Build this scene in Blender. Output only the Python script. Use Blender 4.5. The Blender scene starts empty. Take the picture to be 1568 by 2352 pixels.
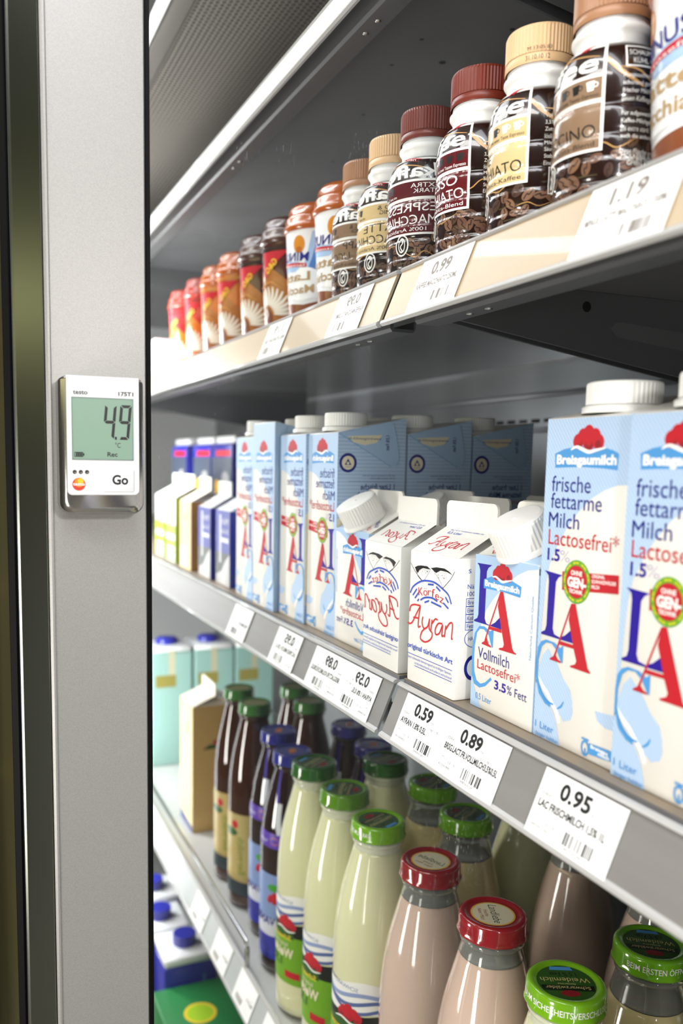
import bpy, bmesh, math, random
from mathutils import Vector, Matrix
random.seed(7)
SC = bpy.context.scene
COL = SC.collection
S = 0.001                       # everything below is written in millimetres
PI = math.pi

# ------------------------------------------------------------------ camera
def set_camera():
    f, C = 1950.26, (572.3, -309.1, 168.9)
    yaw, pitch, roll = 1.18916, -0.11703, 0.01634
    fw = Vector((-math.sin(yaw)*math.cos(pitch), math.cos(yaw)*math.cos(pitch), math.sin(pitch)))
    r = Vector((math.cos(yaw), math.sin(yaw), 0)); u = r.cross(fw)
    r2 = math.cos(roll)*r + math.sin(roll)*u; u2 = -math.sin(roll)*r + math.cos(roll)*u
    cam = bpy.data.cameras.new('camera'); o = bpy.data.objects.new('camera', cam); COL.objects.link(o)
    M = Matrix((r2, u2, -fw)).transposed().to_4x4(); M.translation = Vector(C)*S
    o.matrix_world = M
    cam.sensor_fit = 'VERTICAL'; cam.sensor_height = 36; cam.sensor_width = 24
    cam.lens = 36*f/2352
    cam.shift_x = 82.5/2352; cam.shift_y = 113.26/2352
    cam.clip_start = 0.01; cam.clip_end = 60
    cam.dof.use_dof = True; cam.dof.focus_distance = 0.615; cam.dof.aperture_fstop = 5.2
    SC.camera = o
set_camera()

# ------------------------------------------------------------------ world, exposure, lights
SC.view_settings.view_transform = 'Standard'
SC.view_settings.look = 'None'
SC.view_settings.exposure = -0.13
SC.view_settings.gamma = 1.0
SC.view_settings.use_curve_mapping = False
SC.cycles.max_bounces = 9; SC.cycles.transmission_bounces = 6; SC.cycles.glossy_bounces = 6
SC.cycles.caustics_reflective = True; SC.cycles.caustics_refractive = False
SC.cycles.sample_clamp_indirect = 8
SC.cycles.use_denoising = True
W = bpy.data.worlds.new('shop_air'); SC.world = W; W.use_nodes = True
W.node_tree.nodes['Background'].inputs[0].default_value = (0.80, 0.86, 0.92, 1)
W.node_tree.nodes['Background'].inputs[1].default_value = 0.13

def area(name, loc, target, sx, sy, power, col=(1, 1, 1)):
    l = bpy.data.lights.new(name, 'AREA'); l.shape = 'RECTANGLE'; l.size = sx*S; l.size_y = sy*S
    l.energy = power; l.color = col
    o = bpy.data.objects.new(name, l); COL.objects.link(o); o.location = Vector(loc)*S
    d = (Vector(target)-Vector(loc)).normalized()
    o.rotation_euler = d.to_track_quat('-Z', 'Y').to_euler()
    return o
area('shop_ceiling_light', (900, -1500, 1500), (150, 60, 100), 1800, 160, 17, (1, 0.97, 0.93))
area('cabinet_canopy_tube', (950, -52, 692), (900, 150, 0), 1700, 20, 3.6, (0.96, 0.98, 1))
area('aisle_bounce_light', (500, -1200, -250), (150, 60, 250), 180, 620, 12, (1, 0.95, 0.88))  # added soft fill lamp, low in front of the shelves
def flash(loc, power, r):
    l = bpy.data.lights.new('flash_head', 'POINT'); l.energy = power; l.shadow_soft_size = r*S; l.color = (1, 0.985, 0.96)
    o = bpy.data.objects.new('flash_head', l); COL.objects.link(o); o.location = Vector(loc)*S
flash((840, -120, 345), 7.6, 42)
area('mullion_led_tube', (1050, -175, -60), (1050, 200, -60), 30, 1300, 13, (0.97, 0.99, 1))  # added fill lamp, brightens the goods far along the shelves

# ------------------------------------------------------------------ materials
def lin(h):
    h = h.lstrip('#'); c = [int(h[i:i+2], 16)/255 for i in (0, 2, 4)]
    return tuple(x/12.92 if x <= 0.04045 else ((x+0.055)/1.055)**2.4 for x in c) + (1,)
MATS = {}
def mat(name, col, rough=0.45, metal=0.0, coat=0.0, trans=0.0, ior=1.45, emit=None, estr=0.0, spec=0.5, noise=None, bump=None, alpha=None, sss=0.0):
    if name in MATS: return MATS[name]
    m = bpy.data.materials.new(name); m.use_nodes = True; nt = m.node_tree; b = nt.nodes['Principled BSDF']
    c = lin(col); b.inputs['Base Color'].default_value = c
    b.inputs['Roughness'].default_value = rough; b.inputs['Metallic'].default_value = metal
    b.inputs['Coat Weight'].default_value = coat; b.inputs['Coat Roughness'].default_value = 0.03
    b.inputs['Transmission Weight'].default_value = trans; b.inputs['IOR'].default_value = ior
    b.inputs['Specular IOR Level'].default_value = spec
    if alpha is not None: b.inputs['Alpha'].default_value = alpha
    if emit: b.inputs['Emission Color'].default_value = lin(emit); b.inputs['Emission Strength'].default_value = estr
    tc = nt.nodes.new('ShaderNodeTexCoord')
    if noise:
        sc, c2, stretch = noise
        mp = nt.nodes.new('ShaderNodeMapping'); mp.inputs['Scale'].default_value = stretch
        n = nt.nodes.new('ShaderNodeTexNoise'); n.inputs['Scale'].default_value = sc; n.inputs['Detail'].default_value = 3
        mx = nt.nodes.new('ShaderNodeMix'); mx.data_type = 'RGBA'
        mx.inputs['A'].default_value = c; mx.inputs['B'].default_value = lin(c2)
        nt.links.new(tc.outputs['Object'], mp.inputs[0]); nt.links.new(mp.outputs[0], n.inputs['Vector'])
        nt.links.new(n.outputs['Fac'], mx.inputs['Factor']); nt.links.new(mx.outputs['Result'], b.inputs['Base Color'])
    if bump:
        sc, st = bump
        n = nt.nodes.new('ShaderNodeTexNoise'); n.inputs['Scale'].default_value = sc; n.inputs['Detail'].default_value = 2
        bp = nt.nodes.new('ShaderNodeBump'); bp.inputs['Strength'].default_value = st; bp.inputs['Distance'].default_value = 0.0004
        nt.links.new(tc.outputs['Object'], n.inputs['Vector']); nt.links.new(n.outputs['Fac'], bp.inputs['Height'])
        nt.links.new(bp.outputs[0], b.inputs['Normal'])
    MATS[name] = m
    return m
def hatch(name, c1, c2, scale=260.0, rough=0.4):
    m = mat(name, c1, rough)
    nt = m.node_tree; b = nt.nodes['Principled BSDF']
    tc = nt.nodes.new('ShaderNodeTexCoord'); mp = nt.nodes.new('ShaderNodeMapping'); mp.inputs['Rotation'].default_value = (0, math.radians(38), 0)
    w = nt.nodes.new('ShaderNodeTexWave'); w.wave_type = 'BANDS'; w.bands_direction = 'X'; w.inputs['Scale'].default_value = scale
    r = nt.nodes.new('ShaderNodeValToRGB'); r.color_ramp.elements[0].position = 0.62; r.color_ramp.elements[1].position = 0.72
    r.color_ramp.elements[0].color = lin(c1); r.color_ramp.elements[1].color = lin(c2)
    nt.links.new(tc.outputs['Object'], mp.inputs[0]); nt.links.new(mp.outputs[0], w.inputs['Vector'])
    nt.links.new(w.outputs['Color'], r.inputs[0]); nt.links.new(r.outputs[0], b.inputs['Base Color'])
    return m

M_WHITE = mat('carton_white', '#E9E6DF', 0.38, coat=0.25)
M_LB = hatch('print_light_blue', '#A9C4E4', '#BFD5EE', 150)
M_LBP = mat('print_pale_blue', '#A9C6E5', 0.38)
M_VIO = mat('print_violet', '#2A1692', 0.45, spec=0.25)
M_NAVY = mat('print_navy', '#1F2280', 0.45, spec=0.25)
M_RED = mat('print_red', '#BE1F2B', 0.45, spec=0.3)
M_DRED = mat('print_dark_red', '#8E1822', 0.4)
M_CB = mat('print_sky_blue', '#4F97D4', 0.45, spec=0.3)
M_PW = mat('print_white', '#F6F5F1', 0.4)
M_BLACK = mat('print_black', '#101010', 0.45)
M_GREY = mat('print_grey', '#8A8A8A', 0.45)
M_GRN = mat('print_green', '#3F9A2A', 0.4)
M_LGRN = mat('print_lime', '#9CC21C', 0.4)
M_YEL = mat('print_yellow', '#E6C62C', 0.4)
M_CREAM = mat('print_cream', '#E9DFC0', 0.4)
M_CAPW = mat('cap_white_plastic', '#F5F5F2', 0.35, sss=0.1)
M_TEALD = mat('print_dark_teal', '#23474F', 0.4)

# ------------------------------------------------------------------ mesh building
class MB:
    def __init__(s): s.v = []; s.f = []; s.m = []; s.sm = []; s.mats = []
    def mi(s, m):
        if m not in s.mats: s.mats.append(m)
        return s.mats.index(m)
    def add(s, vs, fs, m, smooth=False):
        o = len(s.v); k = s.mi(m); s.v += [tuple(v) for v in vs]
        for f in fs: s.f.append([i+o for i in f]); s.m.append(k); s.sm.append(smooth)
    def box(s, x0, x1, y0, y1, z0, z1, m, bev=0.0, seg=2):
        vs = [(x, y, z) for x in (x0, x1) for y in (y0, y1) for z in (z0, z1)]
        fs = [(0, 1, 3, 2), (4, 6, 7, 5), (0, 4, 5, 1), (2, 3, 7, 6), (0, 2, 6, 4), (1, 5, 7, 3)]
        if bev: s.bev(vs, fs, m, bev, seg)
        else: s.add(vs, fs, m)
    def bev(s, vs, fs, m, w, seg=2):
        bm = bmesh.new(); bv = [bm.verts.new(v) for v in vs]
        for f in fs: bm.faces.new([bv[i] for i in f])
        bmesh.ops.recalc_face_normals(bm, faces=bm.faces)
        ed = [e for e in bm.edges if len(e.link_faces) == 2 and e.calc_face_angle() > 0.3]
        bmesh.ops.bevel(bm, geom=ed, offset=w, segments=seg, affect='EDGES', profile=0.5)
        bm.verts.index_update()
        s.add([v.co[:] for v in bm.verts], [[v.index for v in f.verts] for f in bm.faces], m, True)
        bm.free()
    def lathe(s, prof, m, n=48, c=(0, 0), mats=None, closed=False):
        vs = []; fs = []
        for r, z in prof:
            for i in range(n):
                a = 2*PI*i/n; vs.append((c[0]+r*math.cos(a), c[1]+r*math.sin(a), z))
        L = len(prof)
        for j in range(L-1 if not closed else L):
            k = (j+1) % L
            for i in range(n):
                i2 = (i+1) % n
                fs.append((j*n+i, j*n+i2, k*n+i2, k*n+i))
        s.add(vs, fs, m, True)
    def prism_x(s, poly, x0, x1, m, smooth=False):       # (y, z) outline pulled along x
        n = len(poly); vs = [(x0, y, z) for y, z in poly]+[(x1, y, z) for y, z in poly]
        fs = [(i, (i+1) % n, n+(i+1) % n, n+i) for i in range(n)]+[list(range(n))[::-1], list(range(n, 2*n))]
        s.add(vs, fs, m, smooth)
    def prism_z(s, poly, z0, z1, m):
        n = len(poly); vs = [(x, y, z0) for x, y in poly]+[(x, y, z1) for x, y in poly]
        fs = [(i, (i+1) % n, n+(i+1) % n, n+i) for i in range(n)]+[list(range(n))[::-1], list(range(n, 2*n))]
        s.add(vs, fs, m)
    def tube(s, pts, r, m, n=8):
        vs = []; fs = []
        P = [Vector(p) for p in pts]
        for k, p in enumerate(P):
            d = (P[min(k+1, len(P)-1)]-P[max(k-1, 0)]).normalized()
            a = d.orthogonal().normalized() if abs(d.z) > 0.9 else d.cross(Vector((0, 0, 1))).normalized()
            b = d.cross(a)
            for i in range(n):
                t = 2*PI*i/n; vs.append(p+a*(r*math.cos(t))+b*(r*math.sin(t)))
        for k in range(len(P)-1):
            for i in range(n):
                i2 = (i+1) % n; fs.append((k*n+i, k*n+i2, (k+1)*n+i2, (k+1)*n+i))
        fs += [list(range(n))[::-1], [(len(P)-1)*n+i for i in range(n)]]
        s.add(vs, fs, m, True)
    def art(s, art, fmap, maxlen=None, base=0.12, step=0.02, vk=3):
        for k, it in enumerate(art.items):
            vs, fs, m = it[:3]; h = base+step*(it[3] if len(it) > 3 else k)
            if maxlen:
                vs, fs = subdiv(vs, fs, maxlen, vk)
            s.add([fmap(u, v, h) for u, v in vs], fs, m)
    def mesh(s, name):
        me = bpy.data.meshes.new(name)
        me.from_pydata([(x*S, y*S, z*S) for x, y, z in s.v], [], s.f)
        for m in s.mats: me.materials.append(m)
        me.polygons.foreach_set('material_index', s.m); me.polygons.foreach_set('use_smooth', s.sm)
        me.update()
        return me
    def build(s, name, parent=None, loc=None, sharp=None):
        me = s.mesh(name)
        bm = bmesh.new(); bm.from_mesh(me); bm.normal_update()
        if sharp is not None:
            for e in bm.edges:
                if len(e.link_faces) == 2 and e.calc_face_angle(0) > sharp: e.smooth = False
        bm.to_mesh(me); bm.free()
        o = bpy.data.objects.new(name, me); COL.objects.link(o)
        if parent: o.parent = parent
        if loc: o.location = Vector(loc)*S
        return o

def subdiv(vs, fs, ml, k=3):
    bm = bmesh.new(); bv = [bm.verts.new((u, v, 0)) for u, v in vs]
    for f in fs:
        try: bm.faces.new([bv[i] for i in f])
        except ValueError: pass
    bmesh.ops.triangulate(bm, faces=bm.faces)
    for _ in range(6):
        ed = [e for e in bm.edges if abs(e.verts[0].co.x-e.verts[1].co.x) > ml or (e.verts[0].co-e.verts[1].co).length > ml*k]
        if not ed: break
        bmesh.ops.subdivide_edges(bm, edges=ed, cuts=1)
        bmesh.ops.triangulate(bm, faces=[f for f in bm.faces if len(f.verts) > 3])
    bm.verts.index_update()
    r = [(v.co.x, v.co.y) for v in bm.verts], [[v.index for v in f.verts] for f in bm.faces]
    bm.free()
    return r

# text outlines from Blender's built-in font
TXT = {}
def text_mesh(st, bold=0.0, shear=0.0):
    k = (st, bold, shear)
    if k not in TXT:
        c = bpy.data.curves.new('t', 'FONT'); c.body = st; c.offset = bold; c.shear = shear; c.resolution_u = 3
        o = bpy.data.objects.new('t', c); COL.objects.link(o)
        dg = bpy.context.evaluated_depsgraph_get(); dg.update()
        me = bpy.data.meshes.new_from_object(o.evaluated_get(dg))
        vs = [(v.co.x, v.co.y) for v in me.vertices]; fs = [list(p.vertices) for p in me.polygons]
        bpy.data.objects.remove(o); bpy.data.curves.remove(c); bpy.data.meshes.remove(me)
        xs = [v[0] for v in vs] or [0, 1]
        TXT[k] = (vs, fs, min(xs), max(xs))
    return TXT[k]
CAPH = max(v[1] for v in text_mesh('H')[0])

class Items(list):
    lay = None
    def append(s, it): list.append(s, it if s.lay is None else it[:3]+(s.lay,))
class Art:
    def __init__(s): s.items = Items()
    def layer(s, k): s.items.lay = k; return s
    def poly(s, pts, m): s.items.append((list(pts), [list(range(len(pts)))], m)); return s
    def rect(s, x0, y0, x1, y1, m): return s.poly([(x0, y0), (x1, y0), (x1, y1), (x0, y1)], m)
    def frame(s, x0, y0, x1, y1, w, m):
        vs = [(x0, y0), (x1, y0), (x1, y1), (x0, y1), (x0+w, y0+w), (x1-w, y0+w), (x1-w, y1-w), (x0+w, y1-w)]
        s.items.append((vs, [(0, 1, 5, 4), (1, 2, 6, 5), (2, 3, 7, 6), (3, 0, 4, 7)], m)); return s
    def disc(s, cx, cy, r, m, ry=None, n=28, rot=0.0):
        ry = ry or r; c, q = math.cos(rot), math.sin(rot)
        P = [(r*math.cos(2*PI*i/n), ry*math.sin(2*PI*i/n)) for i in range(n)]
        return s.poly([(cx+x*c-y*q, cy+x*q+y*c) for x, y in P], m)
    def ring(s, cx, cy, r0, r1, m, k=1.0, n=40, a0=0.0, a1=2*PI):
        vs = []; fs = []
        for i in range(n+1):
            a = a0+(a1-a0)*i/n
            vs += [(cx+r0*math.cos(a), cy+k*r0*math.sin(a)), (cx+r1*math.cos(a), cy+k*r1*math.sin(a))]
        for i in range(n): fs.append((2*i, 2*i+1, 2*i+3, 2*i+2))
        s.items.append((vs, fs, m)); return s
    def stroke(s, pts, w, m, sub=4, taper=False):
        P = [Vector(p) for p in pts]
        if len(P) > 2 and sub > 1:           # Catmull-Rom
            Q = []
            for i in range(len(P)-1):
                a, b, c, d = P[max(i-1, 0)], P[i], P[i+1], P[min(i+2, len(P)-1)]
                for k in range(sub):
                    t = k/sub
                    Q.append(0.5*((2*b)+(c-a)*t+(2*a-5*b+4*c-d)*t*t+(3*b-a-3*c+d)*t**3))
            P = Q+[P[-1]]
        vs = []; fs = []
        for i, p in enumerate(P):
            d = (P[min(i+1, len(P)-1)]-P[max(i-1, 0)]); d = d.normalized() if d.length > 1e-9 else Vector((1, 0))
            n = Vector((-d.y, d.x)); ww = w*(1 if not taper else 0.35+0.65*math.sin(PI*min(1, max(0.0, i/(len(P)-1)))))
            vs += [tuple(p+n*ww/2), tuple(p-n*ww/2)]
        for i in range(len(P)-1): fs.append((2*i, 2*i+1, 2*i+3, 2*i+2))
        s.items.append((vs, fs, m)); return s
    def text(s, st, x0, x1, y0, y1, m, bold=0.0, shear=0.0, rot=0.0):
        vs, fs, a, b = text_mesh(st, bold, shear)
        kx = (x1-x0)/max(1e-6, b-a); ky = (y1-y0)/CAPH
        V = [((x-a)*kx, y*ky) for x, y in vs]
        if rot:
            c, q = math.cos(rot), math.sin(rot); V = [(x*c-y*q, x*q+y*c) for x, y in V]
        s.items.append(([(x+x0, y+y0) for x, y in V], fs, m)); return s
    def textw(s, st, x0, y0, h, m, k=1.0, **kw):         # natural width at cap height h, squeezed by k
        a, b = text_mesh(st, kw.get('bold', 0), kw.get('shear', 0))[2:]
        return s.text(st, x0, x0+(b-a)*h/CAPH*k, y0, y0+h, m, **kw)
    def barcode(s, x0, x1, y0, y1, m, n=22, seed=1):
        R = random.Random(seed); x = x0; vs = []; fs = []
        w = (x1-x0)/n
        for i in range(n):
            if R.random() < 0.62:
                o = len(vs); ww = w*R.choice((0.5, 0.8, 1.0)); xx = x0+i*w
                vs += [(xx, y0), (xx+ww, y0), (xx+ww, y1), (xx, y1)]; fs.append((o, o+1, o+2, o+3))
        s.items.append((vs, fs, m)); return s
    def placed(s, x, y, k=1.0, rot=0.0, ky=None):
        ky = ky or k; o = Art(); c, q = math.cos(rot), math.sin(rot)
        for vs, fs, m in [i[:3] for i in s.items]: o.items.append(([((a*k)*c-(b*ky)*q+x, (a*k)*q+(b*ky)*c+y) for a, b in vs], fs, m))
        return o
    def __iadd__(s, o): s.items += o.items; return s

def flat(o, U, V):
    o, U, V = Vector(o), Vector(U).normalized(), Vector(V).normalized(); N = U.cross(V)
    return lambda u, v, h: tuple(o+U*u+V*v+N*h)
def around(R, prof, th0=-PI/2):
    zs = [p[1] for p in prof]
    def rad(z):
        for (r0, z0), (r1, z1) in zip(prof, prof[1:]):
            if min(z0, z1) <= z <= max(z0, z1) and abs(z1-z0) > 1e-6: return r0+(r1-r0)*(z-z0)/(z1-z0)
        return prof[-1][0] if z > zs[-1] else prof[0][0]
    def f(u, v, h):
        t = th0+u/R; r = rad(v)+h
        return (r*math.cos(t), r*math.sin(t), v)
    return f

# ------------------------------------------------------------------ things
def tag(o, label, cat, group=None):
    o['label'] = label; o['category'] = cat
    if group: o['group'] = group
    return o
def thing(name, label, cat, loc, rz=0.0, group=None):
    o = bpy.data.objects.new(name, None); COL.objects.link(o); o.empty_display_size = 0.02
    o.location = Vector(loc)*S; o.rotation_euler = (0, 0, rz)
    return tag(o, label, cat, group)
def dup(root, loc, rz=0.0, label=None, group=None):
    r = root.copy(); COL.objects.link(r); r.location = Vector(loc)*S; r.rotation_euler = (0, 0, rz)
    if label: r['label'] = label
    if group: r['group'] = group
    for ch in list(root.children):
        c = ch.copy(); COL.objects.link(c); c.parent = r
        for g in list(ch.children):
            d = g.copy(); COL.objects.link(d); d.parent = c
    return r
def struct(name, mb, label=None):
    o = mb.build(name); o['kind'] = 'structure'
    if label: o['label'] = label
    return o
# ------------------------------------------------------------------ the cabinet: structure first
M_METAL = mat('silver_paint', '#B4B2AF', 0.42, metal=0.35, spec=0.4, bump=(2600, 0.10), noise=(1300, '#93918E', (1, 1, 1)))
M_DARKUN = mat('shelf_dark_enamel', '#727273', 0.16, metal=0.15, noise=(7, '#5E5E5F', (1, 1, 1)))
M_DARK = mat('bracket_grey_enamel', '#58595A', 0.38, metal=0.3, bump=(1500, 0.08))
M_BACK = mat('back_wall_steel', '#9A9C9E', 0.3, metal=0.4, noise=(5, '#7A7C7E', (1, 1, 1)))
M_GASKET = mat('black_rubber', '#060606', 0.6, spec=0.15)
M_POL = mat('polished_dark_steel', '#8A8E86', 0.26, metal=1.0, noise=(3, '#6A6E66', (1, 1, 0.2)))
M_ALU = mat('brushed_rail_grey', '#A5A4A3', 0.36, metal=0.35, noise=(34, '#8B8783', (0.12, 1.5, 1.5)))
M_CREAMRAIL = mat('cream_rail_strip', '#C0AB8C', 0.42, coat=0.2, noise=(22, '#AF9A7B', (0.2, 1.2, 1.2)))
M_WRAIL = mat('white_rail_strip', '#F2F3F2', 0.4, coat=0.3)
M_CLEAR = mat('clear_rail_plastic', '#B5B4B2', 0.2, coat=0.4, spec=0.5)
M_STEEL = mat('bright_steel', '#D2D2D0', 0.2, metal=1.0)
M_PAPER = mat('price_tag_paper', '#F4F4F3', 0.45, coat=0.35)
M_HOLE = mat('hole_black', '#050505', 0.8)

def mirror_mat():
    m = bpy.data.materials.new('mirror_glass'); m.use_nodes = True; nt = m.node_tree; b = nt.nodes['Principled BSDF']
    b.inputs['Base Color'].default_value = (0.90, 0.92, 0.92, 1); b.inputs['Metallic'].default_value = 1; b.inputs['Roughness'].default_value = 0.0
    d = nt.nodes.new('ShaderNodeBsdfDiffuse'); d.inputs[0].default_value = (0.8, 0.82, 0.85, 1)
    tc = nt.nodes.new('ShaderNodeTexCoord')
    n1 = nt.nodes.new('ShaderNodeTexNoise'); n1.inputs['Scale'].default_value = 900; n1.inputs['Detail'].default_value = 1
    mp = nt.nodes.new('ShaderNodeMapping'); mp.inputs['Scale'].default_value = (1, 1, 0.25); mp.inputs['Rotation'].default_value = (0.15, 0, 0)
    n2 = nt.nodes.new('ShaderNodeTexNoise'); n2.inputs['Scale'].default_value = 9; n2.inputs['Detail'].default_value = 2
    r1 = nt.nodes.new('ShaderNodeMapRange'); r1.inputs[1].default_value = 0.64; r1.inputs[2].default_value = 0.72
    r2 = nt.nodes.new('ShaderNodeMapRange'); r2.inputs[1].default_value = 0.58; r2.inputs[2].default_value = 0.78; r2.inputs[4].default_value = 0.35
    mu = nt.nodes.new('ShaderNodeMath'); mu.operation = 'MULTIPLY'; ad = nt.nodes.new('ShaderNodeMath'); ad.operation = 'ADD'; ad.inputs[1].default_value = 0.012
    mx = nt.nodes.new('ShaderNodeMixShader'); out = nt.nodes['Material Output']
    L = nt.links.new
    L(tc.outputs['Object'], mp.inputs[0]); L(mp.outputs[0], n1.inputs['Vector']); L(tc.outputs['Object'], n2.inputs['Vector'])
    L(n1.outputs['Fac'], r1.inputs[0]); L(n2.outputs['Fac'], r2.inputs[0]); L(r1.outputs[0], mu.inputs[0]); L(r2.outputs[0], mu.inputs[1])
    L(mu.outputs[0], ad.inputs[0]); L(ad.outputs[0], mx.inputs[0]); L(b.outputs[0], mx.inputs[1]); L(d.outputs[0], mx.inputs[2]); L(mx.outputs[0], out.inputs[0])
    return m
X1 = 1990
m = MB(); k = 0.006
vs = [(-y*k, y, z) for y in (-192.5, 440) for z in (-905, 1000)]+[(-y*k-6, y, z) for y in (-192.5, 440) for z in (-905, 1000)]
m.add(vs, [(0, 2, 3, 1), (4, 5, 7, 6), (0, 4, 6, 2), (1, 3, 7, 5), (0, 1, 5, 4), (2, 6, 7, 3)], mirror_mat())
struct('wall_left', m, 'mirrored end wall of the cooler cabinet reflecting the shelves')
m = MB(); m.box(-10, X1+10, 440, 452, -905, 1000, M_BACK)
for zz in (228, 470, -60, -330):
    for i in range(70): m.box(20+i*28, 38+i*28, 439.2, 440.2, zz, zz+5, M_HOLE)
for zz in (262, 214): m.box(0, X1, 436, 440, zz, zz+7, M_BACK, 1.5)
struct('wall_back', m, 'grey steel back wall of the cooler with a row of air slots')
m = MB(); m.box(X1, X1+12, -60, 452, -905, 720, mat('end_panel_white', '#E9EBEC', 0.5))
struct('wall_right', m)
m = MB(); m.box(-2600, 4200, -3400, 1200, -1262, -1250, mat('shop_floor', '#B9B2A6', 0.4))
struct('floor', m)
m = MB(); m.box(-1500, 4200, -3400, 1200, 1600, 1620, mat('shop_ceiling', '#E2E2E0', 0.8))
struct('ceiling', m)
m = MB(); m.box(-1500, -1480, -2600, -330, -1250, 1600, mat('far_aisle_wall', '#3A3628', 0.6, noise=(1.6, '#15140E', (1, 1, 0.4))))
for zz in (-560, -130, 270, 420): m.box(-1478, -1440, -1400, -330, zz, zz+9, mat('far_shelf_edge', '#B7A85A', 0.4))
struct('wall_far', m)

m = MB(); OP = mat('opposite_aisle_dark', '#4A4B3C', 0.6, noise=(1.2, '#77775E', (1, 1, 0.6)))
m.box(-1600, 2600, -2520, -2500, -1250, 1600, OP)
for zz, hh, cc in ((505, 16, '#C9BF78'), (412, 16, '#C9BF78'), (90, 250, '#4A372B'), (-300, 14, '#8F8A5E')): m.box(-1500, 2500, -2500, -2480 if hh < 20 else -2490, zz, zz+hh, mat('aisle_'+cc[1:]+str(hh), cc, 0.5))
struct('wall_front', m)
t = thing('aisle_light_strip', 'yellowish lit strip of the opposite aisle, mirrored in the polished upright edge', 'light strip', (200, -2448, 560))  # added glowing panel, gives the polished edge its yellowish reflection
m = MB(); m.box(-1600, 1600, -8, 0, -10, 190, mat('strip_housing', '#8C8A74', 0.5), 3); m.build('housing', t)
m = MB(); m.box(-1580, 1580, 0, 6, 6, 150, mat('strip_glow', '#E8E4B0', 0.5, emit='#E6E2A6', estr=3.2), 2); m.build('diffuser', t)

# shop ceiling luminaire whose glare shows over the canopy in the mirror
t = thing('ceiling_luminaire', 'bright white ceiling luminaire glaring above the dark canopy frame in the mirror', 'ceiling light', (1300, -330, 1120))
m = MB(); m.box(-900, 900, -330, 190, 0, 40, mat('luminaire_housing', '#DADADA', 0.5), 4); m.build('housing', t)
m = MB(); m.box(-880, 880, -310, 170, -4, -0.5, mat('luminaire_diffuser', '#FFFFFF', 0.5, emit='#F4F8FF', estr=5.0)); m.build('diffuser', t)

# canopy with the honeycomb air curtain
t = thing('canopy', 'dark honeycomb air outlet canopy with metal front frame above the top shelf', 'canopy', (0, 0, 700))
m = MB(); PER = mat('honeycomb_grey', '#857F76', 0.5); HD = mat('honeycomb_cell', '#3A352E', 0.7)
m.box(6, X1-4, -38, 430, 0.4, 10, PER)
hv = []; hf = []
for j in range(34):
    for i in range(170):
        cx = 12+i*8.0+(j % 2)*4.0; cy = -34+j*6.9; o = len(hv)
        hv += [(cx+3.2*math.cos(PI/6+PI/3*q), cy+3.2*math.sin(PI/6+PI/3*q), 0) for q in range(6)]; hf.append(list(range(o+5, o-1, -1)))
m.add(hv, hf, HD); m.build('honeycomb_panel', t)
m = MB(); m.prism_x([(-66, 16), (-66, -2), (-63, -5), (-42, -5), (-38, -1), (-38, 16)], 6, X1-4, mat('canopy_frame_metal', '#6F6A64', 0.35, metal=0.6)); m.build('front_frame', t)
m = MB(); m.prism_x([(-70, 22), (-70, -3), (-67, -4), (-66, 22)], 6, X1-4, M_WRAIL); m.build('front_edge_strip', t)

# ------------------------------------------------------------------ shelves
def shelf(label, Y, Z, dz, strip, depth=425, bracket=True, cat='shelf', top=None):
    t = thing('shelf', label, cat, (4, Y, Z))
    L = X1-8
    m = MB(); m.box(0, L, 3, depth, dz-3.2, dz-.4, M_DARKUN); m.box(0, L, 3, depth, dz-.4, dz, top or M_DARKUN)
    for (hx, hy, hr) in ((186, 134-Y, 3.6), (155, 93-Y, 2.2), (211, 92-Y, 2.0), (106, 157-Y, 2.4), (330, 120-Y, 2.2), (480, 150-Y, 2.4)):
        m.add([(hx+hr*math.cos(2*PI*i/14), hy+hr*math.sin(2*PI*i/14), dz-3.35) for i in range(14)], [list(range(14))[::-1]], M_HOLE)
    m.build('deck', t)
    m = MB(); m.prism_x([(2, dz-3.3), (2, -39), (4, -41.5), (22, -41.5), (24, -39), (24, -33), (22.5, -33), (22.5, -39), (5, -39), (5, dz-3.3)], 15, L, M_DARK)
    for sx in (70, 92, 420, 444):
        m.lathe([(0, -42.3), (2.2, -42.2), (2.6, -41.4)], M_STEEL, 12, c=(sx, 13))
    m.build('front_channel', t)
    rail = MB(); rail.prism_x([(-0.6, -1), (-16.2, -39.5), (-14.4, -40.3), (1.4, -1.8)], 0, L, strip)
    ro = rail.build('price_rail', t)
    for pl in ([(-1.6, -2.6), (-2.8, -1.4), (-1.4, 0.4), (1.0, 0.9), (2.8, 0.2), (2.9, -1.8), (1.2, -2.2)],
               [(-15.2, -37.0), (-17.6, -38.4), (-18.2, -40.4), (-16.4, -42.2), (-13.6, -41.6), (-14.2, -39.6)]):
        m = MB(); m.prism_x(pl, -0.6, L, M_CLEAR); m.build('clear_lip', ro)
    if bracket:
        for bx, nm in ((1.0, 0), (1190, 1)):
            m = MB()
            pl = [(26, dz-3.4), (43, -33), (210, -57), (depth-4, -86), (depth-4, dz-3.4)]
            m.prism_x(pl, bx, bx+2.5, M_DARK)
            pv = [(bx+2.7, y, z) for y, z in ((188, -30), (193, -25), (200, -24), (depth-20, -36), (depth-20, -56), (196, -36))]
            m.add(pv, [list(range(6))], mat('bracket_emboss', '#646566', 0.45, metal=0.3))
            pv = [(bx+2.75, 163+4.2*math.cos(2*PI*i/18), -14.5+4.2*math.sin(2*PI*i/18)) for i in range(18)]
            m.add(pv, [list(range(18))], M_HOLE)
            m.build('bracket', t)
    return t
shelf('topmost dark metal shelf, its holed underside above the coffee bottles', -7.5, 557, 1.0, M_WRAIL)
shelf('dark metal shelf with cream price rail carrying the coffee bottles', -7.5, 309.6, 1.0, M_CREAMRAIL)
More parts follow.
